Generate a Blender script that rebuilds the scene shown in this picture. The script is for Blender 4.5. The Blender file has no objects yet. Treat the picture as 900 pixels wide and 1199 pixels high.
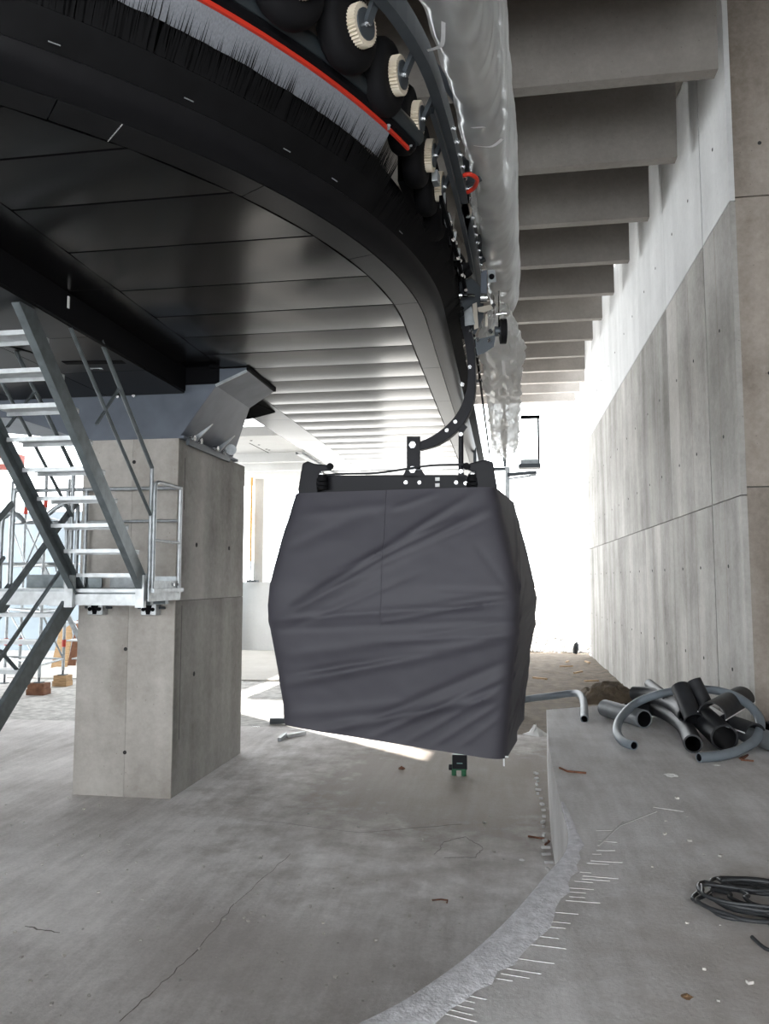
import bpy, bmesh, math, random
import numpy as np
from mathutils import Vector, Matrix
random.seed(7)
SC = bpy.context.scene
COL = SC.collection
# ------------------------------------------------------------------ camera
F = 905.0
PITCH = math.atan(78.5 / F)
YAW = math.atan(142 / F * math.cos(PITCH))
EYE = Vector((0, 0, 1.6))
cam_d = bpy.data.cameras.new('camera')
cam = bpy.data.objects.new('camera', cam_d)
COL.objects.link(cam)
cam.location = EYE
cam.rotation_euler = (math.pi / 2 + PITCH, 0, YAW)
cam_d.sensor_fit = 'VERTICAL'
cam_d.sensor_height = 24.0
cam_d.lens = 24.0 * F / 1199.0
cam_d.clip_end = 300
SC.camera = cam
# ------------------------------------------------------------------ sky, sun, exposure
W = bpy.data.worlds.new('sky')
SC.world = W
W.use_nodes = True
bg = W.node_tree.nodes['Background']
bg.inputs[0].default_value = (0.93, 0.97, 1.0, 1)
bg.inputs[1].default_value = 5.0
sun_d = bpy.data.lights.new('sun', 'SUN')
sun_d.energy = 11
sun_d.angle = math.radians(0.6)
sun_d.color = (1.0, 0.95, 0.88)
sun = bpy.data.objects.new('sun', sun_d)
COL.objects.link(sun)
sun.rotation_euler = Vector((-0.60, 0.50, 0.85)).to_track_quat('Z', 'Y').to_euler()
sun.location = (-20, 30, 25)
vs = SC.view_settings
vs.view_transform = 'Standard'
vs.look = 'None'
vs.gamma = 1
vs.use_curve_mapping = False
vs.exposure = 0.78

# ------------------------------------------------------------------ pixel -> point
_r = Vector((math.cos(YAW), math.sin(YAW), 0))
_f = Vector((-math.sin(YAW), math.cos(YAW), 0)) * math.cos(PITCH) + Vector((0, 0, math.sin(PITCH)))
_u = _r.cross(_f)
def ray(x, y): return _f + _r * ((x - 450) / F) + _u * ((599.5 - y) / F)
def onz(x, y, z): d = ray(x, y); return EYE + d * ((z - EYE.z) / d.z)
def ony(x, y, Y): d = ray(x, y); return EYE + d * (Y / d.y)
def onx(x, y, X): d = ray(x, y); return EYE + d * (X / d.x)

# ------------------------------------------------------------------ materials
M = {}
def nodes(name):
    m = bpy.data.materials.new(name); m.use_nodes = True
    nt = m.node_tree
    return m, nt, nt.nodes['Principled BSDF']
def N(nt, t, **kw):
    n = nt.nodes.new(t)
    for k, v in kw.items(): setattr(n, k, v)
    return n
def simple(name, col, rough=0.5, metal=0.0, var=0.08, scale=8.0, bump=0.0, bscale=60.0, coat=0.0, stretch=None, spec=None):
    m, nt, b = nodes(name)
    geo = N(nt, 'ShaderNodeNewGeometry')
    vec = geo.outputs['Position']
    if stretch:
        mp = N(nt, 'ShaderNodeMapping'); mp.inputs['Scale'].default_value = stretch
        nt.links.new(vec, mp.inputs['Vector']); vec = mp.outputs['Vector']
    nz = N(nt, 'ShaderNodeTexNoise'); nz.inputs['Scale'].default_value = scale; nz.inputs['Detail'].default_value = 5
    nt.links.new(vec, nz.inputs['Vector'])
    rp = N(nt, 'ShaderNodeValToRGB')
    rp.color_ramp.elements[0].position = 0.3; rp.color_ramp.elements[1].position = 0.7
    rp.color_ramp.elements[0].color = [max(0, c * (1 - var)) for c in col] + [1]
    rp.color_ramp.elements[1].color = [min(1, c * (1 + var)) for c in col] + [1]
    nt.links.new(nz.outputs['Fac'], rp.inputs['Fac'])
    nt.links.new(rp.outputs['Color'], b.inputs['Base Color'])
    b.inputs['Roughness'].default_value = rough
    b.inputs['Metallic'].default_value = metal
    if spec is not None: b.inputs['Specular IOR Level'].default_value = spec
    if coat: b.inputs['Coat Weight'].default_value = coat; b.inputs['Coat Roughness'].default_value = 0.15
    if bump:
        n2 = N(nt, 'ShaderNodeTexNoise'); n2.inputs['Scale'].default_value = bscale; n2.inputs['Detail'].default_value = 4
        nt.links.new(geo.outputs['Position'], n2.inputs['Vector'])
        bp = N(nt, 'ShaderNodeBump'); bp.inputs['Strength'].default_value = bump; bp.inputs['Distance'].default_value = 0.02
        nt.links.new(n2.outputs['Fac'], bp.inputs['Height']); nt.links.new(bp.outputs['Normal'], b.inputs['Normal'])
    M[name] = m
    return m
def concrete(name, c0, c1, streak=1.0, rough=0.8, bump=0.25, tint=0.06, pits=True, warm=0.0, fine=14.0):
    """cast concrete: blotches, vertical run-off streaks, small pits"""
    m, nt, b = nodes(name)
    geo = N(nt, 'ShaderNodeNewGeometry'); oi = N(nt, 'ShaderNodeObjectInfo')
    off = N(nt, 'ShaderNodeVectorMath', operation='ADD')
    sc = N(nt, 'ShaderNodeMath', operation='MULTIPLY'); sc.inputs[1].default_value = 37.0
    nt.links.new(oi.outputs['Random'], sc.inputs[0])
    nt.links.new(geo.outputs['Position'], off.inputs[0]); nt.links.new(sc.outputs[0], off.inputs[1])
    def noise(scale, vec, det=6, rgh=0.6):
        n = N(nt, 'ShaderNodeTexNoise'); n.inputs['Scale'].default_value = scale
        n.inputs['Detail'].default_value = det; n.inputs['Roughness'].default_value = rgh
        nt.links.new(vec, n.inputs['Vector']); return n.outputs['Fac']
    big = noise(0.8, off.outputs[0], 7, .65)
    mp = N(nt, 'ShaderNodeMapping'); mp.inputs['Scale'].default_value = (1.5, 1.5, 0.16)
    nt.links.new(off.outputs[0], mp.inputs['Vector'])
    st = noise(1.0, mp.outputs['Vector'], 2.5)
    fi = noise(fine, geo.outputs['Position'], 6, 0.7)
    a = N(nt, 'ShaderNodeMath', operation='MULTIPLY_ADD'); a.inputs[1].default_value = 0.9 * streak; nt.links.new(st, a.inputs[0]); nt.links.new(big, a.inputs[2])
    a2 = N(nt, 'ShaderNodeMath', operation='MULTIPLY_ADD'); a2.inputs[1].default_value = 0.45; nt.links.new(fi, a2.inputs[0]); nt.links.new(a.outputs[0], a2.inputs[2])
    tot = 0.5 + 0.45 * streak + 0.225
    mr = N(nt, 'ShaderNodeMapRange'); mr.inputs['From Min'].default_value = tot - 0.36; mr.inputs['From Max'].default_value = tot + 0.36
    nt.links.new(a2.outputs[0], mr.inputs['Value'])
    mix = N(nt, 'ShaderNodeMix', data_type='RGBA')
    mix.inputs['A'].default_value = (*c0, 1); mix.inputs['B'].default_value = (*c1, 1)
    nt.links.new(mr.outputs['Result'], mix.inputs['Factor'])
    hv = N(nt, 'ShaderNodeHueSaturation')
    tv = N(nt, 'ShaderNodeMapRange'); tv.inputs['To Min'].default_value = 1 - tint; tv.inputs['To Max'].default_value = 1 + tint
    nt.links.new(oi.outputs['Random'], tv.inputs['Value']); nt.links.new(tv.outputs['Result'], hv.inputs['Value'])
    nt.links.new(mix.outputs['Result'], hv.inputs['Color'])
    colr = hv.outputs['Color']
    if pits:
        vo = N(nt, 'ShaderNodeTexVoronoi'); vo.inputs['Scale'].default_value = 9.0
        nt.links.new(geo.outputs['Position'], vo.inputs['Vector'])
        lt = N(nt, 'ShaderNodeMath', operation='LESS_THAN'); lt.inputs[1].default_value = 0.06
        nt.links.new(vo.outputs['Distance'], lt.inputs[0])
        mm = N(nt, 'ShaderNodeMath', operation='MULTIPLY'); mm.inputs[1].default_value = 0.45
        nt.links.new(lt.outputs[0], mm.inputs[0])
        mx = N(nt, 'ShaderNodeMix', data_type='RGBA'); mx.inputs['B'].default_value = (c0[0] * .5, c0[1] * .5, c0[2] * .5, 1)
        nt.links.new(mm.outputs[0], mx.inputs['Factor']); nt.links.new(colr, mx.inputs['A']); colr = mx.outputs['Result']
    nt.links.new(colr, b.inputs['Base Color'])
    b.inputs['Roughness'].default_value = rough; b.inputs['Specular IOR Level'].default_value = .15
    bp = N(nt, 'ShaderNodeBump'); bp.inputs['Strength'].default_value = bump; bp.inputs['Distance'].default_value = 0.015
    nt.links.new(fi, bp.inputs['Height']); nt.links.new(bp.outputs['Normal'], b.inputs['Normal'])
    M[name] = m
    return m
def screed(name, c0, c1, rough=0.75, stain=None):
    """trowelled site floor: dusty patches, damp blotches, fine scratches"""
    m, nt, b = nodes(name)
    geo = N(nt, 'ShaderNodeNewGeometry'); P = geo.outputs['Position']
    def noise(scale, vec, det=6, rgh=0.6):
        n = N(nt, 'ShaderNodeTexNoise'); n.inputs['Scale'].default_value = scale
        n.inputs['Detail'].default_value = det; n.inputs['Roughness'].default_value = rgh
        nt.links.new(vec, n.inputs['Vector']); return n.outputs['Fac']
    big = noise(0.55, P, 5, 0.55); mid = noise(2.6, P, 6, 0.65); fi = noise(38, P, 5, 0.75)
    mp = N(nt, 'ShaderNodeMapping'); mp.inputs['Scale'].default_value = (9, 1.1, 1); mp.inputs['Rotation'].default_value = (0, 0, 0.9)
    nt.links.new(P, mp.inputs['Vector'])
    sw = noise(1.0, mp.outputs['Vector'], 4)
    s = None
    for o, w in ((big, 1.0), (mid, 0.42), (sw, 0.5), (fi, 0.48)):
        q = N(nt, 'ShaderNodeMath', operation='MULTIPLY_ADD'); q.inputs[1].default_value = w
        nt.links.new(o, q.inputs[0])
        if s is not None: nt.links.new(s, q.inputs[2])
        else: q.inputs[2].default_value = 0
        s = q.outputs[0]
    mr = N(nt, 'ShaderNodeMapRange'); mr.inputs['From Min'].default_value = 0.98; mr.inputs['From Max'].default_value = 1.42
    nt.links.new(s, mr.inputs['Value'])
    mix = N(nt, 'ShaderNodeMix', data_type='RGBA'); mix.inputs['A'].default_value = (*c0, 1); mix.inputs['B'].default_value = (*c1, 1)
    nt.links.new(mr.outputs['Result'], mix.inputs['Factor'])
    colr = mix.outputs['Result']
    if stain:   # tracked-in brown dirt: (centre, radius, colour, strength)
        for ctr, rad, sc_, amt in stain:
            sb = N(nt, 'ShaderNodeVectorMath', operation='SUBTRACT'); sb.inputs[1].default_value = ctr
            nt.links.new(P, sb.inputs[0])
            dv = N(nt, 'ShaderNodeVectorMath', operation='DIVIDE'); dv.inputs[1].default_value = rad
            nt.links.new(sb.outputs[0], dv.inputs[0])
            ln = N(nt, 'ShaderNodeVectorMath', operation='LENGTH'); nt.links.new(dv.outputs[0], ln.inputs[0])
            ad_ = N(nt, 'ShaderNodeMath', operation='MULTIPLY_ADD'); ad_.inputs[1].default_value = 1.2
            nt.links.new(mid, ad_.inputs[0]); nt.links.new(ln.outputs['Value'], ad_.inputs[2])
            mk_ = N(nt, 'ShaderNodeMapRange'); mk_.inputs['From Min'].default_value = 1.75; mk_.inputs['From Max'].default_value = 1.15
            mk_.inputs['To Min'].default_value = 0; mk_.inputs['To Max'].default_value = amt
            nt.links.new(ad_.outputs[0], mk_.inputs['Value'])
            mm_ = N(nt, 'ShaderNodeMix', data_type='RGBA'); mm_.inputs['B'].default_value = (*sc_, 1)
            nt.links.new(mk_.outputs['Result'], mm_.inputs['Factor']); nt.links.new(colr, mm_.inputs['A']); colr = mm_.outputs['Result']
    nt.links.new(colr, b.inputs['Base Color']); b.inputs['Specular IOR Level'].default_value = .12
    rr = N(nt, 'ShaderNodeMapRange'); rr.inputs['To Min'].default_value = rough - 0.15; rr.inputs['To Max'].default_value = rough + 0.2
    nt.links.new(mid, rr.inputs['Value']); nt.links.new(rr.outputs['Result'], b.inputs['Roughness'])
    ad = N(nt, 'ShaderNodeMath', operation='MULTIPLY_ADD'); ad.inputs[1].default_value = 2.0
    nt.links.new(mid, ad.inputs[0]); nt.links.new(fi, ad.inputs[2])
    bp = N(nt, 'ShaderNodeBump'); bp.inputs['Strength'].default_value = 0.3; bp.inputs['Distance'].default_value = 0.012
    nt.links.new(ad.outputs[0], bp.inputs['Height']); nt.links.new(bp.outputs['Normal'], b.inputs['Normal'])
    M[name] = m
def film(name, col, alpha, rough=0.2, tl=.45, gloss=.2, crease=.07):
    m, nt, b = nodes(name)
    nt.nodes.remove(b); out = nt.nodes['Material Output']
    tr = N(nt, 'ShaderNodeBsdfTransparent'); tr.inputs[0].default_value = (0.96, 0.97, 0.97, 1)
    df = N(nt, 'ShaderNodeBsdfDiffuse'); df.inputs[0].default_value = (*col, 1)
    tn = N(nt, 'ShaderNodeBsdfTranslucent'); tn.inputs[0].default_value = (*col, 1)
    gl = N(nt, 'ShaderNodeBsdfGlossy'); gl.inputs['Roughness'].default_value = rough
    gl.inputs[0].default_value = (0.9, 0.9, 0.9, 1)
    m1 = N(nt, 'ShaderNodeMixShader'); m1.inputs[0].default_value = tl
    nt.links.new(df.outputs[0], m1.inputs[1]); nt.links.new(tn.outputs[0], m1.inputs[2])
    m2 = N(nt, 'ShaderNodeMixShader'); m2.inputs[0].default_value = gloss
    nt.links.new(m1.outputs[0], m2.inputs[1]); nt.links.new(gl.outputs[0], m2.inputs[2])
    geo = N(nt, 'ShaderNodeNewGeometry'); nz = N(nt, 'ShaderNodeTexNoise'); nz.inputs['Scale'].default_value = 3.0
    mpc = N(nt, 'ShaderNodeMapping'); mpc.inputs['Scale'].default_value = (1.0, 1.0, .38); mpc.inputs['Rotation'].default_value = (.35, .2, 0)
    nt.links.new(geo.outputs['Position'], mpc.inputs['Vector'])
    cr = N(nt, 'ShaderNodeTexNoise', noise_type='RIDGED_MULTIFRACTAL'); cr.inputs['Scale'].default_value = 3.6; cr.inputs['Detail'].default_value = 3
    nt.links.new(mpc.outputs['Vector'], cr.inputs['Vector'])
    bpc = N(nt, 'ShaderNodeBump'); bpc.inputs['Strength'].default_value = .9; bpc.inputs['Distance'].default_value = crease
    nt.links.new(cr.outputs['Fac'], bpc.inputs['Height'])
    for sh in (df, tn, gl): nt.links.new(bpc.outputs['Normal'], sh.inputs['Normal'])
    nt.links.new(geo.outputs['Position'], nz.inputs['Vector'])
    mr = N(nt, 'ShaderNodeMapRange'); mr.inputs['From Min'].default_value = .3; mr.inputs['From Max'].default_value = .7
    mr.inputs['To Min'].default_value = alpha - 0.1; mr.inputs['To Max'].default_value = min(1, alpha + 0.1)
    nt.links.new(nz.outputs['Fac'], mr.inputs['Value'])
    m3 = N(nt, 'ShaderNodeMixShader')
    nt.links.new(mr.outputs['Result'], m3.inputs[0]); nt.links.new(tr.outputs[0], m3.inputs[1]); nt.links.new(m2.outputs[0], m3.inputs[2])
    nt.links.new(m3.outputs[0], out.inputs['Surface'])
    M[name] = m

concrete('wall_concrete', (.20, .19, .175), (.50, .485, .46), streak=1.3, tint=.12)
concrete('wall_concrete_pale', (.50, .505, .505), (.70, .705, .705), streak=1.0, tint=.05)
concrete('wall_concrete_warm', (.15, .125, .10), (.42, .375, .335), streak=1.0)
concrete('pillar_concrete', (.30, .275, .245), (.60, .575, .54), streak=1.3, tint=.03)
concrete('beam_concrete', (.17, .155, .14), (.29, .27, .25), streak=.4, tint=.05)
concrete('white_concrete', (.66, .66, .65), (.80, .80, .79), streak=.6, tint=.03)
concrete('plinth_concrete', (.48, .46, .43), (.62, .60, .57), streak=.5, tint=.02)
screed('floor_screed', (.47, .445, .432), (.82, .795, .785), stain=[((-.6, 9.6, 0), (2.6, 3.4, 9), (.20, .165, .13), .75), ((-1.5, 5.0, 0), (1.2, .7, 9), (.42, .39, .37), .5)])
screed('platform_screed', (.45, .435, .425), (.75, .74, .745), stain=[((1.9, 3.3, 0), (1.5, 1.7, 9), (.40, .365, .335), .65)])
simple('edge_band', (.74, .74, .78), .95, var=.18, scale=25, bump=.35, bscale=70)
simple('chalk', (.53, .525, .52), .9, var=.1)
simple('soil', (.13, .10, .07), .95, var=.35, scale=5, bump=.8, bscale=25)
simple('gravel', (.55, .54, .52), .95, var=.3, scale=7, bump=.8, bscale=18)
simple('stone', (.50, .48, .45), .95, var=.3, scale=6)
simple('dark_hole', (.03, .03, .03), .9)
simple('joint_shadow', (.12, .115, .11), .9)
simple('crack_grey', (.22, .205, .19), .9, spec=.1)
simple('panel_black', (.007, .007, .0075), .19, metal=.0, var=.1, scale=2, bump=.02, bscale=2)
M['panel_black'].node_tree.nodes['Principled BSDF'].inputs['Specular IOR Level'].default_value = .15
simple('panel_rim', (.012, .012, .013), .28, var=.1, bump=.02, bscale=2, spec=.05)
simple('panel_edge', (.009, .009, .010), .4, var=.1, spec=.08)
simple('void_black', (.004, .004, .005), .8, spec=.1)
simple('brush_black', (.004, .004, .0045), .7, var=.3, spec=.12)
simple('brush_grey', (.17, .18, .20), .6, var=.18, scale=2, stretch=(60, 60, 2))
simple('red_paint', (.55, .035, .018), .45, spec=.3)
simple('rail_dark', (.022, .028, .032), .3, spec=.4)
simple('tyre_rubber', (.006, .006, .007), .75, spec=.15)
simple('pulley_nylon', (.62, .55, .44), .5)
simple('steel_grey', (.065, .075, .085), .45, metal=.3, spec=.4)
simple('steel_painted', (.115, .13, .155), .4, metal=.0, var=.15, scale=3, spec=.12)
simple('steel_stair', (.17, .195, .205), .42, metal=.55, var=.2, scale=10)
simple('galvanised', (.36, .385, .40), .42, metal=.5, var=.22, scale=14)
simple('galvanised_bright', (.52, .54, .55), .42, metal=.4, var=.15, scale=12)
simple('bolt_steel', (.75, .76, .77), .25, metal=.8)
simple('chrome', (.6, .61, .62), .18, metal=1)
simple('gondola_black', (.010, .010, .013), .45, var=.1, spec=.2)
simple('cover_fabric', (.043, .041, .052), .6, var=.06, scale=3, bump=.06, bscale=140)
simple('beige_metal', (.42, .38, .32), .5)
simple('pipe_black', (.020, .021, .024), .5, var=.3, scale=9, spec=.3)
simple('pipe_grey', (.14, .15, .16), .5, var=.15)
simple('conduit_grey', (.15, .175, .20), .5, var=.1)
simple('cable_black', (.022, .024, .027), .5)
simple('rust', (.14, .055, .028), .85, var=.4, scale=30)
simple('wood', (.42, .27, .14), .8, var=.3, scale=6, stretch=(1, 1, 12))
simple('wood_dark', (.20, .095, .055), .85, var=.3, scale=9)
simple('scaffold_red', (.55, .05, .03), .5)
simple('red_steel', (.26, .055, .04), .6, var=.2)
simple('tarp_blue', (.30, .36, .41), .7, var=.08, scale=1.5)
simple('paper', (.80, .80, .79), .8)
simple('green_plastic', (.02, .12, .055), .5)
simple('orange_pipe', (.65, .36, .10), .6)
simple('teal_box', (.22, .36, .35), .5)
simple('leaf_brown', (.17, .10, .05), .9)
simple('white_tape', (.75, .76, .77), .4)
film('film_near', (.68, .69, .68), 0.64)
film('film_clear', (.8, .82, .82), 0.15)
film('film_white', (.92, .92, .91), 0.8, tl=.7)

# ------------------------------------------------------------------ mesh building
WLOC = {}
class MB:
    def __init__(s): s.v = []; s.f = []
    def add(s, vs, fs):
        o = len(s.v); s.v += [Vector(p) for p in vs]; s.f += [tuple(i + o for i in f) for f in fs]; return s
    def hexa(s, p):   # 0-3 bottom ccw, 4-7 top
        return s.add(p, [(3, 2, 1, 0), (4, 5, 6, 7), (0, 1, 5, 4), (1, 2, 6, 5), (2, 3, 7, 6), (3, 0, 4, 7)])
    def box(s, x0, x1, y0, y1, z0, z1):
        return s.hexa([(x0, y0, z0), (x1, y0, z0), (x1, y1, z0), (x0, y1, z0), (x0, y0, z1), (x1, y0, z1), (x1, y1, z1), (x0, y1, z1)])
    def cbox(s, c, sx, sy, sz, rot=None):
        c = Vector(c); P = []
        for z in (-1, 1):
            for x, y in ((-1, -1), (1, -1), (1, 1), (-1, 1)):
                q = Vector((x * sx / 2, y * sy / 2, z * sz / 2))
                if rot is not None: q = rot @ q
                P.append(c + q)
        return s.hexa(P)
    def bar(s, a, b, w, h, up=(0, 0, 1)):   # rectangular bar a->b; w across, h along up
        a = Vector(a); b = Vector(b); d = (b - a).normalized(); up = Vector(up)
        sd = d.cross(up)
        if sd.length < 1e-4: sd = d.cross(Vector((1, 0, 0)))
        sd.normalize(); u2 = sd.cross(d).normalized()
        P = []
        for p in (a, b):
            for i, j in ((-1, -1), (1, -1), (1, 1), (-1, 1)): P.append(p + sd * (i * w / 2) + u2 * (j * h / 2))
        return s.hexa(P)
    def tube(s, path, r, n=10, cap=True, closed=False, inner=None):
        path = [Vector(p) for p in path]; L = len(path); rr = r if hasattr(r, '__len__') else [r] * L
        ring = []; prev = None
        for i, p in enumerate(path):
            if closed: t = path[(i + 1) % L] - path[i - 1]
            else: t = path[min(i + 1, L - 1)] - path[max(i - 1, 0)]
            t.normalize()
            if prev is None:
                a = Vector((0, 0, 1)) if abs(t.z) < .9 else Vector((1, 0, 0))
                nn = t.cross(a).normalized()
            else:
                nn = prev - t * prev.dot(t)
                nn = nn.normalized() if nn.length > 1e-6 else t.orthogonal().normalized()
            prev = nn; bb = t.cross(nn)
            ring.append([p + (nn * math.cos(k * 2 * math.pi / n) + bb * math.sin(k * 2 * math.pi / n)) * rr[i] for k in range(n)])
        o = len(s.v)
        for rg in ring: s.v += rg
        m = L if closed else L - 1
        for i in range(m):
            j = (i + 1) % L
            for k in range(n):
                k2 = (k + 1) % n
                s.f.append((o + i * n + k, o + i * n + k2, o + j * n + k2, o + j * n + k))
        if cap and not closed:
            s.f.append(tuple(o + k for k in range(n))[::-1]); s.f.append(tuple(o + (L - 1) * n + k for k in range(n)))
        return s
    def pipe(s, path, ro, ri, n=18):   # hollow pipe with open ends
        a = MB().tube(path, ro, n, cap=False); b = MB().tube(path, ri, n, cap=False)
        L = len(path); o = len(s.v)
        s.v += a.v; s.f += [tuple(i + o for i in f) for f in a.f]
        o2 = len(s.v); s.v += b.v; s.f += [tuple(i + o2 for i in f[::-1]) for f in b.f]
        for e in (0, L - 1):
            for k in range(n):
                k2 = (k + 1) % n; q = (o + e * n + k, o + e * n + k2, o2 + e * n + k2, o2 + e * n + k)
                s.f.append(q[::-1] if e else q)
        return s
    def prism(s, poly, fn0, fn1):   # poly points mapped by two functions to two parallel caps
        n = len(poly); o = len(s.v)
        s.v += [Vector(fn0(p)) for p in poly] + [Vector(fn1(p)) for p in poly]
        s.f.append(tuple(o + i for i in range(n))[::-1]); s.f.append(tuple(o + n + i for i in range(n)))
        for i in range(n):
            j = (i + 1) % n; s.f.append((o + i, o + j, o + n + j, o + n + i))
        return s
    def grid(s, rows, closed=False):
        o = len(s.v); R = len(rows); Cn = len(rows[0])
        for r in rows: s.v += [Vector(p) for p in r]
        for i in range(R - 1):
            for j in range(Cn if closed else Cn - 1):
                k = (j + 1) % Cn
                s.f.append((o + i * Cn + j, o + i * Cn + k, o + (i + 1) * Cn + k, o + (i + 1) * Cn + j))
        return s
    def disc(s, c, axis, r, h, n=16):
        axis = Vector(axis).normalized(); c = Vector(c)
        return s.tube([c - axis * h / 2, c + axis * h / 2], r, n)
    def lathe(s, c, axis, prof, n=24):   # prof: (t along axis, radius)
        axis = Vector(axis).normalized(); c = Vector(c)
        a = axis.orthogonal().normalized(); b = axis.cross(a)
        rows = [[c + axis * t + (a * math.cos(k * 2 * math.pi / n) + b * math.sin(k * 2 * math.pi / n)) * r for k in range(n)] for t, r in prof]
        return s.grid(rows, closed=True)
    def build(s, name, mat, parent=None, smooth=False, bevel=0.0, base=None, recalc=True):
        me = bpy.data.meshes.new(name); o = bpy.data.objects.new(name, me); COL.objects.link(o)
        if parent is not None:
            w = WLOC[parent]; o.parent = parent; WLOC[o] = w
        else:
            if base is None:
                xs = [p.x for p in s.v]; ys = [p.y for p in s.v]; zs = [p.z for p in s.v]
                base = Vector(((min(xs) + max(xs)) / 2, (min(ys) + max(ys)) / 2, min(zs)))
            w = Vector(base); o.location = w; WLOC[o] = w
        me.from_pydata([tuple(p - w) for p in s.v], [], s.f)
        if recalc:
            bm = bmesh.new(); bm.from_mesh(me); bmesh.ops.recalc_face_normals(bm, faces=bm.faces)
            bm.to_mesh(me); bm.free()
        me.materials.append(M[mat])
        if smooth:
            for p in me.polygons: p.use_smooth = True
            try: me.set_sharp_from_angle(angle=math.radians(40))
            except Exception: pass
        if bevel:
            b = o.modifiers.new('bevel', 'BEVEL'); b.width = bevel; b.segments = 2; b.limit_method = 'ANGLE'
        return o
def tag(o, label=None, cat=None, group=None, kind=None):
    if label: o['label'] = label
    if cat: o['category'] = cat
    if group: o['group'] = group
    if kind: o['kind'] = kind
    return o
def thing(name, label, cat, loc, group=None):
    o = bpy.data.objects.new(name, None); COL.objects.link(o); o.location = loc; o.empty_display_size = .2
    WLOC[o] = Vector(loc)
    return tag(o, label, cat, group)
def spline(pts, n=8, closed=False):
    """Catmull-Rom through points"""
    P = [Vector(p) for p in pts]; L = len(P); out = []
    rng = L if closed else L - 1
    for i in range(rng):
        if closed: a, b, c, d = P[i - 1], P[i], P[(i + 1) % L], P[(i + 2) % L]
        else: a, b, c, d = P[max(i - 1, 0)], P[i], P[i + 1], P[min(i + 2, L - 1)]
        for k in range(n):
            t = k / n
            out.append(0.5 * ((2 * b) + (c - a) * t + (2 * a - 5 * b + 4 * c - d) * t * t + (3 * b - a - 3 * c + d) * t ** 3))
    if not closed: out.append(P[-1])
    return out
def bolts(name, parent, pts, axis, r=.012, h=.02, mat='bolt_steel', n=8):
    for p in pts: MB().disc(p, axis, r, h, n).build(name, mat, parent)

# =================================================================== THE SETTING
ZF = -0.8            # lower floor, where the cabins pass; the platform top is z = 0
# ---- platform edge (boarding platform, curving around the end of the station)
edge = spline([(0.47, 9.86, 0), (0.42, 8.6, 0), (.385, 7.5, 0), (.365, 5.83, 0), (.345, 4.95, 0), (.17, 4.37, 0), (-.05, 3.76, 0), (-.29, 3.26, 0), (-.58, 2.86, 0),
               (-1.2, 2.3, 0), (-2.2, 1.75, 0), (-3.8, 1.35, 0), (-6.5, 1.2, 0), (-12.9, 1.2, 0)], 6)
poly = [(p.x, p.y) for p in edge] + [(-12.9, -6.9), (6.0, -6.9), (6.0, 9.0), (2.55, 9.0), (2.55, 11.2)]
plat = MB().prism(poly, lambda p: (p[0], p[1], ZF - .2), lambda p: (p[0], p[1], 0)).build('platform', 'platform_screed')
tag(plat, 'raised grey concrete boarding platform with a curved edge beside the wall', 'platform', kind='structure')
# lighter roughened band along the curved edge
rows = []
for i, p in enumerate(edge[18:64]):
    q = edge[min(i + 19, len(edge) - 1)]; t = (q - p).normalized(); nrm = Vector((-t.y, t.x, 0))
    w = .02 + .16 * min(1, i / 16)
    row = []
    for k in range(7):
        jit = random.uniform(-.012, .012) if k in (0, 6) else 0
        row.append(p + nrm * (.004 + (w + random.uniform(-.008, .016) * (k == 6)) * k / 6 + jit * (k == 6)) + Vector((0, 0, .002 + (.007 + random.uniform(0, .006)) * (0 < k < 6))))
    rows.append(row)
MB().grid(rows).build('edge_band', 'edge_band', plat, smooth=True)
# toothed scrape marks beside the band
mk = MB()
for i in range(64):
    s = 24 + i * .5; k = int(s); fr = s - k
    if k + 1 >= len(edge): break
    p = edge[k].lerp(edge[k + 1], fr); t = (edge[k + 1] - edge[k]).normalized(); nrm = Vector((-t.y, t.x, 0))
    a = p + nrm * (.17 + random.uniform(-.02, .02)) ; d = (nrm * .8 + t * -.25).normalized()
    L = random.uniform(.05, .2); w = random.uniform(.002, .0045)
    if random.random() < .25: continue
    mk.bar(a + Vector((0, 0, .0015)), a + d * L + Vector((0, 0, .0015)), w, .003)
mk.build('scrape_mark', 'chalk', plat)['kind'] = 'stuff'
mk = MB()
for (a, b) in [((722, 968), (768, 950)), ((700, 984), (722, 986)), ((698, 972), (716, 972)), 
               ((730, 962), (700, 990)), ((765, 945), (800, 950))]:
    mk.bar(onz(*a, .0015), onz(*b, .0015), .012, .003)
mk.build('scrape_mark', 'chalk', plat)['kind'] = 'stuff'

# ---- lower floor
fl = MB().box(-30, 2.6, -7, 12.4, ZF - .3, ZF).build('floor', 'floor_screed')
tag(fl, 'dusty grey concrete floor of the cabin lane', 'floor', kind='structure')
# shallow broken kerb of mortar at the platform foot
mk = MB()
for i in range(26):
    y = 5.2 + i * .19 + random.uniform(-.05, .05)
    mk.cbox((.36 + .0 * y - random.uniform(.0, .05), y, ZF + .012), random.uniform(.015, .045), random.uniform(.03, .08), .02, Matrix.Rotation(random.uniform(0, 3), 3, 'Z'))
tag(mk.build('mortar_crumb', 'chalk', fl), kind='stuff')
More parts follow.
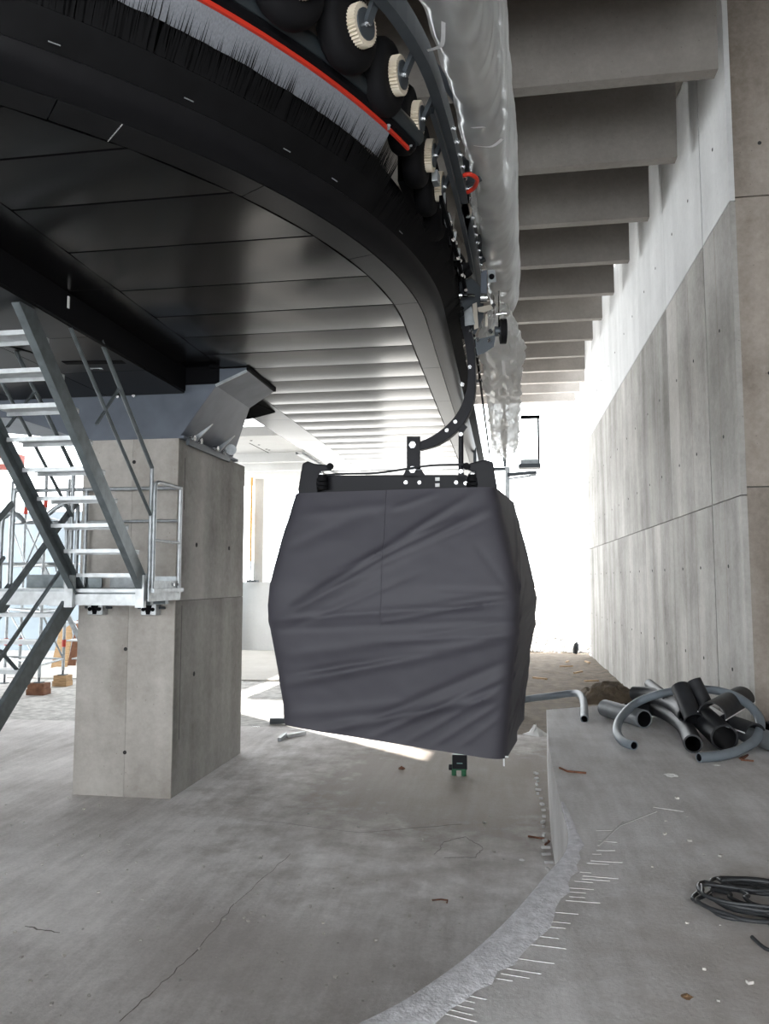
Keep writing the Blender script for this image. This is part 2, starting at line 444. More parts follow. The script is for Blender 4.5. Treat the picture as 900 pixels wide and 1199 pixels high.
# cracks, a round scuffed mark and crumbs on the floor
ck = MB()
def crack(pts, w=.005):
    P = [onz(*p, ZF + .001) for p in pts]; Q = []
    for a, b in zip(P, P[1:]):
        for k in range(8): Q.append(a.lerp(b, k / 8) + Vector((random.uniform(-.012, .012), random.uniform(-.012, .012), 0)))
    Q.append(P[-1])
    for a, b in zip(Q, Q[1:]): ck.bar(a, b, w * random.uniform(.4, 1.3), .002)
crack([(275, 1058), (235, 1108), (190, 1150), (140, 1196)]); crack([(340, 1000), (275, 1058)], .004); crack([(510, 1000), (520, 985), (545, 980), (565, 992), (556, 1004), (520, 1004)], .006)
crack([(300, 960), (420, 975), (540, 965)], .004); crack([(30, 1085), (70, 1092)], .01)
tag(ck.build('floor_crack', 'crack_grey', fl), kind='stuff')
cb_ = MB()
for i in range(170):
    onp = random.random() < .3
    p = onz(random.uniform(560, 900), random.uniform(900, 1190), 0) if onp else onz(random.uniform(0, 620), random.uniform(930, 1195), ZF)
    if onp and p.x < .75: continue
    if not onp and p.x > .3 - max(0, 5 - p.y) * .4: continue
    r = random.uniform(.004, .013)
    cb_.cbox((p.x, p.y, p.z + r * .4), r * 2, r * 1.5, r, Matrix.Rotation(random.uniform(0, 3), 3, 'Z'))
tag(cb_.build('floor_crumb', 'stone', fl), kind='stuff')
# ---- sunlit / outside ground
def terrain(x0, x1, y0, y1, nx, ny, fn):
    return MB().grid([[(x0 + (x1 - x0) * i / nx, y0 + (y1 - y0) * j / ny, fn(x0 + (x1 - x0) * i / nx, y0 + (y1 - y0) * j / ny)) for i in range(nx + 1)] for j in range(ny + 1)])
from mathutils import noise as mn
def nz(x, y, s, a): return mn.noise(Vector((x * s, y * s, 3.1))) * a
soil = terrain(-2.2, 2.6, 12.4, 26.2, 40, 90, lambda x, y: ZF + .0 + max(0, nz(x, y, 1.3, .05) + nz(x, y, 5, .03)) * min(1, (y - 12.4) / .6)).build('ground', 'soil', smooth=True, recalc=False)
tag(soil, 'brown earth strip between the grey wall and the covered cabin', 'ground', kind='structure')
out = terrain(-30, -2.2, 12.4, 26, 60, 30, lambda x, y: ZF + nz(x, y, .8, .03) - .005).build('ground', 'gravel', smooth=True, recalc=False)
tag(out, 'sunlit pale ground behind the pillar', 'ground', kind='structure')
def slope(x, y):
    t = max(0, y - 26.0)
    return ZF - .02 + min(2.4, t * .17) + nz(x, y, .9, .08) * min(1, t)
gr = terrain(-40, 14, 26.0, 60, 70, 60, slope).build('gravel_slope', 'gravel', smooth=True, recalc=False)
tag(gr, 'bright gravel bank rising outside past the end of the wall', 'gravel', kind='structure')
st = MB()
for i in range(2600):
    y = 26.1 + random.random() ** 1.6 * 12; x = random.uniform(-2.5, 4.2); r = random.uniform(.03, .11)
    c = Vector((x, y, slope(x, y) + r * .3)); o = len(st.v)
    for d in ((1, 0, 0), (-1, 0, 0), (0, 1, 0), (0, -1, 0), (0, 0, 1), (0, 0, -1)):
        st.v.append(c + Vector(d) * r * random.uniform(.6, 1.3))
    st.f += [tuple(o + q for q in t) for t in ((0, 2, 4), (2, 1, 4), (1, 3, 4), (3, 0, 4), (2, 0, 5), (1, 2, 5), (3, 1, 5), (0, 3, 5))]
tag(st.build('gravel_stones', 'stone'), 'loose pale stones covering the bank outside', 'gravel', kind='stuff')

# ---- right wall: formwork panels, each proud of recessed joints
WX = 2.6
wall = MB().box(WX + .02, 4.6, 9.10, 25.2, ZF - .2, 11.2).build('wall_right', 'joint_shadow')
tag(wall, 'tall grey board-marked concrete wall on the right', 'wall', kind='structure')
ycuts = [9.06, 10.28, 12.65, 15.1, 17.6, 20.2, 22.7, 25.22]
zc = [ZF - .2, 2.53, 5.93, 11.2]
G = .008
for r in range(3):
    for i in range(7):
        y0, y1 = ycuts[i], ycuts[i + 1]
        g0 = .028 if i in (1,) else .008
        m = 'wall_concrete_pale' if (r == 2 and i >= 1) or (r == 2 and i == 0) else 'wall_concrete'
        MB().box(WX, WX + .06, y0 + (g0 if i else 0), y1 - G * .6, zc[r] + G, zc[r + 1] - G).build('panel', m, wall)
# end face of the wall, towards the camera
xc = [2.6, 3.9, 5.2, 6.0]
zce = [ZF - .2, 2.62, 5.97, 11.2]
for r in range(3):
    for i in range(3):
        MB().box(xc[i] + (.061 if i == 0 else .005), xc[i + 1] - .005, 9.06, 9.12, zce[r] + G, zce[r + 1] - G).build('panel', 'wall_concrete_warm', wall)
MB().box(4.6, 6.0, 9.11, 9.6, ZF - .2, 11.2).build('wall_end', 'joint_shadow', wall)
th = MB()
for i in range(7):
    y0, y1 = ycuts[i], ycuts[i + 1]
    for z in (.55, 1.75, 3.3, 4.6, 6.9):
        for k in ((.3, .75) if y1 - y0 > 1.5 else (.5,)):
            th.disc((WX - .001, y0 + (y1 - y0) * k, z), (1, 0, 0), .022, .006, 8)
for z in (1.0, 3.9, 6.6):
    th.disc((2.95, 9.058, z), (0, 1, 0), .022, .006, 8)
tag(th.build('tie_hole', 'dark_hole', wall), kind='stuff')
# thin vertical board joints on the panels
bj = MB()
for y in (9.75, 11.2, 11.9, 13.6, 14.3, 16.2, 18.6, 21.2):
    bj.box(WX - .0012, WX + .002, y, y + .008, ZF, 5.9)
tag(bj.build('board_joint', 'wall_concrete_warm', wall), kind='stuff')

# ---- ceiling: thin precast webs under a slab, rising gently away
def zb(Y): return 7.24 + .066 * (Y - 8.7)
y0r, y1r = -6.9, 31.5
YN, XN = 16.2, -8.0      # invented roof opening, shaped to throw the sun patch on the floor
def slab(poly): return MB().prism(poly, lambda p: (p[0], p[1], zb(p[1]) + 1.25), lambda p: (p[0], p[1], zb(p[1]) + 1.45))
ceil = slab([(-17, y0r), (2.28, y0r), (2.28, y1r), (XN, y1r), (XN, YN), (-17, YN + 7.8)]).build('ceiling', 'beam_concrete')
slab([(-26, y0r), (-17.001, y0r), (-17.001, YN + 7.7), (-13.0, YN + 4.3), (-13.0, y1r), (-26, y1r)]).build('slab', 'beam_concrete', ceil)  # unseen slab added to keep sun off the ground before the tarpaulin
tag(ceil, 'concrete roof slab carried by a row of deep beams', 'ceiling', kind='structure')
for n in range(-7, 12):
    Y = 8.58 + 2.06 * n; z = zb(Y); xe = 2.4 if Y < 25 else 2.85; xl = -16.9 if Y < YN else XN
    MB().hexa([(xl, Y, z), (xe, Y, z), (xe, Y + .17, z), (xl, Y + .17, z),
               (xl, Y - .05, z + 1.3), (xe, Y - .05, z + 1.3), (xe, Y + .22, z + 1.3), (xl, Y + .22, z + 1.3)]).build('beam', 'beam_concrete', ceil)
# small conduit patches on the front beam (cast-in pads)
# ---- unseen walls added to limit the light entering the hall
tag(MB().box(6.0, 6.3, -7, 9.6, ZF - .2, 9.0).build('unseen_wall_side', 'wall_concrete_warm'), 'unseen concrete side wall added to shut out light beside the platform', 'wall', kind='structure')
tag(MB().box(-14, 6.0, -7.3, -7, 4.6, 9.0).build('unseen_wall_back', 'wall_concrete'), 'unseen rear concrete wall added so light from behind comes in low', 'wall', kind='structure')
tag(MB().box(-14.3, -14, -7, 14, ZF - .2, 9.0).build('unseen_wall_left', 'wall_concrete'), 'unseen left concrete wall of the hall, added to block light', 'wall', kind='structure')
MB().hexa([(2.281, -7, zb(-7) + 1.25), (6.3, -7, zb(-7) + 1.25), (6.3, 9.06, zb(9.06) + 1.25), (2.281, 9.06, zb(9.06) + 1.25), (2.281, -7, zb(-7) + 1.45), (6.3, -7, zb(-7) + 1.45), (6.3, 9.06, zb(9.06) + 1.45), (2.281, 9.06, zb(9.06) + 1.45)]).build('slab', 'beam_concrete', ceil)
MB().hexa([(2.281, 9.061, zb(9.06) + 1.25), (2.585, 9.061, zb(9.06) + 1.25), (2.56, 17, zb(17) + 1.25), (2.281, 17, zb(17) + 1.25), (2.281, 9.061, zb(9.06) + 1.45), (2.585, 9.061, zb(9.06) + 1.45), (2.56, 17, zb(17) + 1.45), (2.281, 17, zb(17) + 1.45)]).build('slab', 'beam_concrete', ceil)
# ---- lower ceiling behind the station on the left
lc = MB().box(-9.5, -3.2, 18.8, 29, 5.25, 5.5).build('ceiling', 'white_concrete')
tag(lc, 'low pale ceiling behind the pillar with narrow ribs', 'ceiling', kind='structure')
for k in range(5):
    MB().box(-9.5, -3.2, 21.4 + k * 1.75, 21.6 + k * 1.75, 4.98, 5.25).build('rib', 'white_concrete', lc)
sm = MB()
a = onz(292, 519, 5.248); b = onz(350, 548, 5.248)
sm.bar((a.x, a.y, 5.247), (b.x, b.y, 5.247), .03, .006)
sm.build('ceiling_joint', 'joint_shadow', lc)
for (x, y) in ((294, 516), (303, 521), (312, 526), (315, 527), (327, 534), (338, 540)):
    p = onz(x, y, 5.246); MB().disc(p, (0, 0, 1), .035, .008, 8).build('ceiling_anchor', 'dark_hole', lc)
# ---- low white wall, column and pipe outside behind the pillar
lw = MB().box(-20, -4.0, 25.0, 25.4, ZF, 1.5).build('low_wall', 'white_concrete')
tag(lw, 'low white sunlit wall behind the pillar', 'wall', kind='structure')
MB().box(-20, -4.0, 24.6, 25.0, ZF, ZF + .04).build('wall_foot', 'plinth_concrete', lw)
cc = ony(304, 640, 25.2)
tag(MB().box(cc.x - .16, cc.x + .16, 25.05, 25.38, 1.5, 5.0).build('column', 'plinth_concrete'), 'beige column standing on the low white wall', 'column', kind='structure')
cc = ony(293.5, 640, 24.85)
pp = thing('vertical_pipe', 'thin orange vertical pipe rising from the low white wall', 'pipe', (cc.x, 24.85, 1.5))
MB().tube([(cc.x, 24.85, 2.2), (cc.x, 24.85, 5.0)], .04, 10).build('sleeve', 'orange_pipe', pp, smooth=True)
MB().tube([(cc.x, 24.85, 1.5), (cc.x, 24.85, 2.25)], .03, 10).build('pipe', 'galvanised', pp, smooth=True)
MB().box(cc.x - .1, cc.x + .25, 24.75, 24.98, 1.5, 1.56).build('foot', 'steel_grey', pp)
# pale ramp slab in front of the low wall
tag(MB().hexa([(-12, 17.4, ZF - .1), (-3.0, 18.2, ZF - .1), (-3.0, 24.4, ZF - .1), (-12, 24.4, ZF - .1),
               (-12, 17.4, ZF + .02), (-3.0, 18.2, ZF + .02), (-3.0, 24.4, ZF + .10), (-12, 24.4, ZF + .10)]).build('ramp', 'plinth_concrete'),
    'smooth grey ramp in front of the low white wall', 'ramp', kind='structure')
# ---- pillar
PX0, PX1, PY0, PY1, PZ = -4.82, -3.66, 8.24, 10.5, 3.2
pil = MB().box(PX0 + .012, PX1 - .012, PY0 + .012, PY1 - .012, ZF, PZ).build('pillar', 'joint_shadow')
tag(pil, 'thick square concrete pillar carrying the station', 'pillar', kind='structure')
xm = PX0 + .61
for (x0, x1) in ((PX0, xm), (xm, PX1)):
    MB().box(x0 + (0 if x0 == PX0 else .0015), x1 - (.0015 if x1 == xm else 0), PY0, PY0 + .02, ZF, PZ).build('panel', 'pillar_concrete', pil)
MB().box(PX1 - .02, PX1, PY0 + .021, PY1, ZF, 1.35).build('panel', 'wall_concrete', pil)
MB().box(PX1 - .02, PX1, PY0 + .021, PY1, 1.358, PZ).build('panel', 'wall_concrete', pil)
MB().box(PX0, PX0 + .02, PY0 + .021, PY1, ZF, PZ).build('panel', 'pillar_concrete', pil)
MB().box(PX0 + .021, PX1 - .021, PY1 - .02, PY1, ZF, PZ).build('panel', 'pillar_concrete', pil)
th = MB()
for (x, y) in ((147, 760 - 0), (146, 881), (157, 541), (152, 657)):
    p = ony(x, y, PY0 - .001); th.disc(p, (0, 1, 0), .022, .006, 10)
for (x, y) in ((230, 638), (268, 642), (227, 789)):
    p = onx(x, y, PX1 + .001); th.disc(p, (1, 0, 0), .028, .006, 10)
tag(th.build('tie_hole', 'dark_hole', pil), kind='stuff')
MB().box(PX1 - .001, PX1 + .0015, 8.42, 8.435, -.2, 1.3).build('chamfer_line', 'joint_shadow', pil)
MB().box(PX1 - .001, PX1 + .0015, 8.42, 8.435, 2.4, 3.0).build('chamfer_line', 'joint_shadow', pil)

# =================================================================== STATION UNDERSIDE
CX, CY, R0, ZS = -5.8, 7.0, 5.1, 4.0
YEND = 20.0
stn = thing('ropeway_station', 'huge black panelled underside of the ropeway station with rounded end and brush rim', 'station', (-3.2, 8.0, ZS))
def rim(s, off, z):
    """s < 0: degrees around the rounded end, s >= 0: metres along the straight side"""
    if s <= 0:
        a = math.radians(s); return Vector((CX + (R0 + off) * math.cos(a), CY + (R0 + off) * math.sin(a), z))
    return Vector((CX + R0 + off, CY + s, z))
def srange(a, b, d=2.0):
    out = []
    x = a
    while x < b - 1e-6:
        out.append(x); x += d if x < 0 else 1.0
        if out[-1] < 0 < x: x = 0
    out.append(b); return out
AMIN = -104
def xin(Y, off):   # right-hand boundary of the field at depth Y
    if Y >= CY: return CX + R0 + off
    r = R0 + off; return CX + math.sqrt(max(0, r * r - (Y - CY) ** 2))
XL = -3.16
IN = -.215
# field panels, each slightly crowned
CROWN = .007
ycut = [2.9, 3.4, 3.86, 4.43, 5.1, 5.87] + [6.53 + .605 * k for k in range(23)]
for y0, y1 in zip(ycut, ycut[1:]):
    g = .010
    ys = [y0 + g + (y1 - y0 - 2 * g) * k / 6 for k in range(7)]
    pl = [(xin(y, IN - .006), y) for y in ys]
    pl = [p for p in pl if p[0] > XL + .05]
    if len(pl) < 2: continue
    dz = random.uniform(0, .002)
    yy = [p[1] for p in pl]; ya, yb = yy[0], yy[-1]
    rws = [[(XL + .006 + (xr - XL - .006) * k / 4, y, ZS + dz - CROWN * (1 - ((y - ya) / (yb - ya) * 2 - 1) ** 2)) for k in range(5)] for xr, y in pl]
    m = MB().grid(rws); nb = len(m.v)
    poly = [(XL + .006, yb), (XL + .006, ya)] + pl
    m.prism([(p[0], p[1]) for p in poly], lambda p: (p[0], p[1], ZS + dz + .0015), lambda p: (p[0], p[1], ZS + .025))
    m.build('soffit_panel', 'panel_black', stn, smooth=True)
# rim panels
cuts = [-100, -86, -72, -58.5, -45, -31, -17.5, -5.4, 1.62, 3.3, 5.0, 6.8, 8.6, 10.4, 12.9]
for a, b in zip(cuts, cuts[1:]):
    ss = srange(a, b)
    e = .04 if a < 0 else .003
    ss[0] += e; ss[-1] -= e if b < 0 else .003
    lo = [[rim(s, o, z) for o, z in ((IN + .005, ZS), (-.004, ZS), (-.004, ZS + .03), (IN + .005, ZS + .03))] for s in ss]
    m = MB().grid(lo, closed=True); n = len(ss)
    m.f += [(0, 1, 2, 3), tuple((n - 1) * 4 + k for k in (3, 2, 1, 0))]
    m.build('rim_panel', 'panel_rim', stn)
# bright bead between two rim panels
p0 = rim(-41.3, IN, ZS - .002); p1 = rim(-41.3, -.005, ZS - .002)
MB().bar(p0, p1, .006, .003).build('joint_bead', 'bolt_steel', stn)
for a in (-49.2, -51.5, -53.5):
    MB().bar(rim(a, -.003, ZS - .002), rim(a + 1.0, -.003, ZS - .002), .005, .003).build('joint_bead', 'bolt_steel', stn)
# left border panels
for y0, y1 in zip([2.6, 4.2, 5.8, 7.3], [4.2, 5.8, 7.3, 8.0]):
    MB().box(-3.60, XL - .006, y0 + .004, y1 - .004, ZS, ZS + .025).build('border_panel', 'panel_black', stn)
for k in range(6):
    y0 = 9.4 + k * 1.75
    MB().box(-3.72, XL - .006, y0 + .004, y0 + 1.746, ZS, ZS + .025).build('border_panel', 'panel_black', stn)
# skirt: lower lip turning up to the brush
ss = srange(AMIN, 12.9)
MB().grid([[rim(s, o, z) for o, z in ((.002, ZS + .004), (.10, ZS + .03), (.145, ZS + .07), (.16, ZS + .13), (.13, ZS + .16), (0, ZS + .16))] for s in ss]).build('skirt', 'panel_edge', stn, smooth=True)
# body above the panels
body = MB()
pts = [rim(s, .0, 0) for s in ss]
poly = [(p.x, p.y) for p in pts] + [(-7.9, 19.9), (-10.6, 7)][:0] + [(-3.2, 19.9), (-3.2, 9.4), (-3.62, 9.2), (-3.62, 2.3)]
body.prism(poly, lambda p: (p[0], p[1], ZS + .03), lambda p: (p[0], p[1], ZS + .75))
body.build('inner_body', 'void_black', stn)
MB().box(-3.72, -3.2, 9.4, 19.9, ZS + .027, ZS + .5).build('inner_body', 'void_black', stn)
# black brush: bristle tufts
br = MB()
def tuft(s, o0, z0, o1, z1, w):
    a = rim(s, o0, z0); ds = w / (R0 * math.pi / 180) if s < 0 else w
    b = rim(s + ds, o0, z0); t = rim(s + ds * random.uniform(-.6, 1.6), o1, z1)
    o = len(br.v); br.v += [a, b, t]; br.f.append((o, o + 1, o + 2))
s = AMIN + 1.0
while s < 12.8:
    far = s > 0
    for lay in range(2 if far else 4):
        k = random.uniform(.78, 1.08)
        o1, z1 = (.40, ZS + .50) if s < -21.0 else (.33, ZS + .33)
        tuft(s + random.uniform(-.05, .05), .11 + .012 * lay, ZS + .09 + .02 * lay, .11 + (o1 - .11) * k - .02 * lay, ZS + .09 + (z1 - ZS - .09) * k + .012 * lay, .05 if far else .022)
    s += .022 if far else .1
bo = br.build('brush', 'brush_black', stn, recalc=False); bo['kind'] = 'stuff'
MB().grid([[rim(q, o, z) for o, z in ((.13, ZS + .11), (.25, ZS + .28), (.2, ZS + .34))] for q in srange(AMIN, 12.8)]).build('brush_core', 'brush_black', stn, smooth=True)
for a in (-46, -38.5, -31.2, -26.5, -17):
    q = rim(a, .19, ZS + .16); MB().bar(q, rim(a + .6, .19, ZS + .16), .006, .004).build('brush_clip', 'galvanised', stn)
# grey nylon strip behind the brush, red line, black and dark trims (rounded end only)
gs = srange(AMIN, -23.0, .5)
rows = []
for q in gs:
    jw = random.uniform(-.006, .006)
    rows.append([rim(q, o + jw * (k == 0), z) for k, (o, z) in enumerate(((.325, ZS + .415), (.37, ZS + .485), (.42, ZS + .56)))])
MB().grid(rows).build('grey_strip', 'brush_grey', stn, smooth=True)
def sweep(sec, a, b, d=1.5):
    return MB().grid([[rim(q, o, z) for o, z in sec] for q in srange(a, b, d)], closed=True)
sweep([(.415, ZS + .55), (.432, ZS + .55), (.432, ZS + .582), (.415, ZS + .582)], AMIN, -20.5).build('red_strip', 'red_paint', stn)
sweep([(.43, ZS + .575), (.455, ZS + .585), (.455, ZS + .63), (.425, ZS + .625)], AMIN, -20.0).build('black_trim', 'void_black', stn)
sweep([(.45 + .05 * math.cos(k * math.pi / 5), ZS + .68 + .06 * math.sin(k * math.pi / 5)) for k in range(10)], AMIN, -19.5).build('outer_rail', 'rail_dark', stn, smooth=True)
for a in (-23.6, -20.3):
    c = rim(a, .43, ZS + .575)
    for k in range(3):
        MB().lathe(c + Vector((random.uniform(-.02, .02), random.uniform(-.02, .02), random.uniform(-.02, .02))), (1, .3, .2), [(-.012, .002), (-.008, .012), (.008, .010), (.012, .002)], 6).build('wire_knot', 'galvanised', stn, smooth=True)
# hull left of the dark slot: a lower box whose black side closes the slot
hx0, hx1, HZ = -7.5, -3.6, 3.72
for y0, y1 in ((2.3, 3.6), (3.6, 4.9), (4.9, 6.15), (6.15, 7.25), (7.25, 8.24)):
    for x0, x1 in ((hx0, -5.72), (-5.72, -4.55), (-4.55, hx1)):
        MB().box(x0 + .004, x1 - .004, y0 + .004, y1 - .004, HZ, HZ + .03).build('hull_panel', 'panel_rim', stn)
MB().box(hx0, hx1 - .004, 2.3, 8.262, HZ + .031, ZS + .6).build('hull_body', 'void_black', stn)
p = onx(80, 354, hx1); MB().box(hx1 - .003, hx1 + .006, p.y - .012, p.y + .012, p.z - .05, p.z + .05).build('slot_patch', 'paper', stn)  # small white block on the hull's black side
MB().box(-3.66, -3.2, 8.262, 8.268, 3.82, ZS + .1).build('slot_end', 'void_black', stn)
# ---- crosshead on the pillar
ch = thing('support_crosshead', 'blue-grey painted steel crosshead flaring up from the pillar top to the station', 'steel support', (-4.24, 9.0, PZ))
xm = -4.24
half = [(-3.68, PZ), (-3.24, 3.80), (-2.87, 3.965), (-2.87, 4.0)]
topc = [(-3.80, 3.80), (-3.52, 3.90), (-3.26, 4.0)]
prof = [(x, z) for x, z in half] + [(x, z) for x, z in topc[::-1]] + [(-4.7, 3.80), (-6.9, 3.80), (-6.9, 3.62), (-5.7, 3.5), (-4.80, PZ)]
def back_y(x, z):   # the arm tapers towards its back
    return 8.27 + 1.75 - .75 * max(0, min(1, (z - PZ) / .8))
m = MB()
n = len(prof)
m.v += [Vector((x, 8.27, z)) for x, z in prof] + [Vector((x, back_y(x, z), z)) for x, z in prof]
m.f = [tuple(range(n))[::-1], tuple(range(n, 2 * n))] + [(i, (i + 1) % n, n + (i + 1) % n, n + i) for i in range(n)]
m.build('steel_box', 'steel_painted', ch, bevel=.012)
# flange lips at the arm head
MB().bar((-2.875, 8.262, 3.955), (-3.24, 8.262, 3.80), .015, .03).build('flange', 'galvanised', ch)
MB().bar((-2.86, 8.25, 3.99), (-2.86, 9.3, 3.99), .03, .05).build('seal', 'void_black', ch)
MB().box(-3.3, -2.85, 8.2, 8.262, 3.995, 4.03).build('seal', 'void_black', ch)
# base plate with bracket and stiffeners at the foot of the arm
MB().box(-4.80, -3.60, 8.24, 10.05, PZ, PZ + .03).build('base_plate', 'steel_painted', ch)
MB().box(-3.62, -3.58, 8.35, 9.7, PZ - .06, PZ + .02).build('anchor_rail', 'steel_grey', ch)
for y in (8.55, 9.3):
    MB().prism([(0, 0), (.24, .22), (.02, .09)], lambda q: (-3.60 + q[0] * .9, y, PZ + .0 + q[1]), lambda q: (-3.60 + q[0] * .9, y + .03, PZ + q[1])).build('stiffener', 'galvanised', ch)
for y in (8.42, 8.62, 9.15, 9.42):
    MB().disc((-3.57, y, PZ + .03), (1, 0, 0), .035, .06, 8).build('anchor_bolt', 'bolt_steel', ch)
MB().lathe((-3.52, 9.55, PZ + .08), (.5, -1, 0), [(-.03, .002), (-.02, .07), (.02, .07), (.02, .002)], 16).build('washer', 'galvanised', ch)
for x in (-4.42, -4.22):
    MB().disc((x, 8.235, HZ - .005), (0, 1, .4), .02, .02, 8).build('hull_screw', 'bolt_steel', stn)
a0 = onz(75, 425, HZ - .003); a1 = onz(145, 424, HZ - .003)
MB().bar(a0, a1, .10, .005).build('vent_slot', 'void_black', stn)
a0 = onz(120, 432, HZ - .004); a1 = onz(105, 432, HZ - .004)
MB().bar(a0, a1, .05, .006).build('vent_plate', 'galvanised', stn)
MB().bar(a0.lerp(a1, .25), a0.lerp(a1, .75), .025, .008).build('vent_hole', 'void_black', stn)
for (p, q) in (((42, 356), (130, 409)), ((5, 404), (45, 415))):
    MB().bar(onz(*p, HZ - .003), onz(*q, HZ - .003), .03, .005).build('vent_slot', 'void_black', stn)
# hull end behind the pillar
MB().hexa([(-5.2, 9.9, 3.75), (-3.4, 9.9, 3.75), (-3.25, 10.6, 3.99), (-5.2, 10.6, 3.99), (-5.2, 9.9, 4.3), (-3.4, 9.9, 4.3), (-3.25, 10.6, 4.3), (-5.2, 10.6, 4.3)]).build('hull_end', 'panel_edge', stn)
# pale U channel along the left border
ua = onz(350, 531, ZS - .03); 
ux = ua.x; uy = ua.y
uc = MB()
uc.box(ux - .07, ux + .07, uy, 19.8, ZS - .045, ZS - .037)
uc.box(ux - .07, ux - .06, uy, 19.8, ZS - .037, ZS); uc.box(ux + .06, ux + .07, uy, 19.8, ZS - .037, ZS)
uc.build('edge_channel', 'galvanised_bright', stn)

# =================================================================== TYRE CONVEYOR AND FRAME
cv = thing('tyre_conveyor', 'row of black drive tyres with toothed pulleys on a curved steel frame', 'tyre conveyor', (-.5, 6.5, 4.5))
tp = spline([(-2.6, 2.55, 4.8), (-1.75, 3.15, 4.8), (-1.28, 3.58, 4.8), (-.92, 4.1, 4.8), (-.74, 4.62, 4.8), (-.66, 5.2, 4.8), (-.60, 6.0, 4.8), (-.55, 7.0, 4.8), (-.51, 8.2, 4.8), (-.49, 10, 4.8), (-.49, 14, 4.8), (-.49, 19, 4.8)], 12)
# arclength lookup
cum = [0]
for a, b in zip(tp, tp[1:]): cum.append(cum[-1] + (b - a).length)
def along(d):
    for i in range(len(cum) - 1):
        if cum[i + 1] >= d:
            k = (d - cum[i]) / (cum[i + 1] - cum[i]); t = (tp[i + 1] - tp[i]).normalized()
            return tp[i].lerp(tp[i + 1], k), t
    return tp[-1], (tp[-1] - tp[-2]).normalized()
# distance of the first wholly visible tyre
best = min(range(len(tp)), key=lambda i: (tp[i] - Vector((-.86, 4.2, 4.8))).length)
d0 = cum[best]
for k in range(-4, 12):
    d = d0 + k * .475
    if d < 0: continue
    c, t = along(d); ax = Vector((t.y, -t.x, 0)).normalized()   # outward
    ax = (ax + Vector((0, 0, -.10))).normalized()
    ty = MB().lathe(c, ax, [(-.075, .10), (-.08, .17), (-.07, .205), (-.04, .228), (0, .233), (.04, .228), (.07, .205), (.08, .17), (.075, .10), (-.075, .10)], 36).build('tyre', 'tyre_rubber', cv, smooth=True)
    # toothed pulley on the outer side
    if k > 4: continue
    pv = MB(); nt_ = 36; rows = []
    for tt in (.082, .135):
        rows.append([c + ax * tt + (Vector((0, 0, 1)).cross(ax) * math.cos(j * math.pi / nt_) + ax.cross(Vector((0, 0, 1)).cross(ax)) * math.sin(j * math.pi / nt_)) * (.118 if (j // 1) % 2 else .105) for j in range(2 * nt_)])
    pv.grid(rows, closed=True)
    o = len(pv.v) - 4 * nt_
    pv.f.append(tuple(range(2 * nt_))); pv.f.append(tuple(range(2 * nt_, 4 * nt_)))
    pv.build('toothed_pulley', 'pulley_nylon', ty)
    MB().disc(c + ax * .138, ax, .085, .012, 20).build('hub', 'steel_grey', ty)
    MB().bar(c + ax * .15, c + ax * .15 + Vector((0, 0, .18)) + ax * .08, .05, .03).build('hanger_bracket', 'steel_grey', cv)
    MB().disc(c + ax * .15, ax, .018, .03, 8).build('axle_bolt', 'bolt_steel', ty)
def side(d, o, z):
    c, t = along(d); ax = Vector((t.y, -t.x, 0)).normalized(); q = c + ax * o; q.z = z; return q
dmax = cum[-1] - .1
def sweep2(sec, a, b, n):
    return MB().grid([[side(a + (b - a) * i / n, o, z) for o, z in sec] for i in range(n + 1)], closed=True)
sweep2([(.22, 4.86), (.29, 4.86), (.29, 5.02), (.22, 5.02)], d0 - 1.2, d0 + 4.6, 50).build('frame_rail', 'steel_grey', cv)
sweep2([(.20, 4.78), (.235, 4.78), (.235, 4.83), (.20, 4.83)], d0 + .9, dmax, 70).build('guide_rail', 'steel_grey', cv)
sweep2([(-.14, 4.60), (-.08, 4.60), (-.08, 4.98), (-.14, 4.98)], d0 + 1.4, dmax, 60).build('inner_rail', 'void_black', cv)
sweep2([(.13, 4.56), (.16, 4.56), (.16, 4.61), (.13, 4.61)], d0 + 1.7, dmax, 60).build('chain_guide', 'void_black', cv)
for k in range(16):
    d = d0 + 1.35 + k * .18
    MB().disc(side(d, .30, 4.93), (1, 0, -.4), .016, .03, 8).build('bolt', 'bolt_steel', cv)
for k in range(26):
    d = d0 + 2.2 + k * .2
    MB().disc(side(d, .15, 4.56 if k % 2 else 4.62), (.5, -1, -.5), .018, .035, 8).build('bolt', 'bolt_steel', cv)
for k in range(10):
    d = d0 + 1.6 + k * .36
    q = side(d, .12, 4.70)
    MB().cbox(q, .05, .10, .09, Matrix.Rotation(random.uniform(-.4, .4), 3, 'Z')).build('link_plate', 'galvanised', cv, bevel=.006)
# cross arms of the frame, seen under the film
for (a, b) in (((532, 222), (562, 206)), ((548, 312), (570, 300))):
    MB().bar(onz(*a, 4.95), onz(*b, 5.0), .05, .07).build('cross_arm', 'steel_grey', cv)
gp = [(545, 262), (560, 262), (577, 290), (570, 302), (548, 312)]
MB().prism(gp, lambda p: onz(*p, 5.02), lambda p: onz(*p, 5.05)).build('gusset_plate', 'steel_grey', cv)
gp = [(528, 205), (540, 180), (560, 200), (564, 215), (534, 228)]
MB().prism(gp, lambda p: onz(*p, 5.06), lambda p: onz(*p, 5.09)).build('gusset_plate', 'steel_grey', cv)
gp = [(535, 240), (549, 238), (553, 245), (548, 270), (542, 286), (531, 265)]
MB().prism(gp, lambda p: onz(*p, 4.86), lambda p: onz(*p, 4.89)).build('beige_bracket', 'beige_metal', cv)
for (x, y) in ((538, 246), (548, 253)):
    MB().disc(onz(x, y, 4.858), (0, 0, 1), .02, .02, 8).build('bolt', 'bolt_steel', cv)
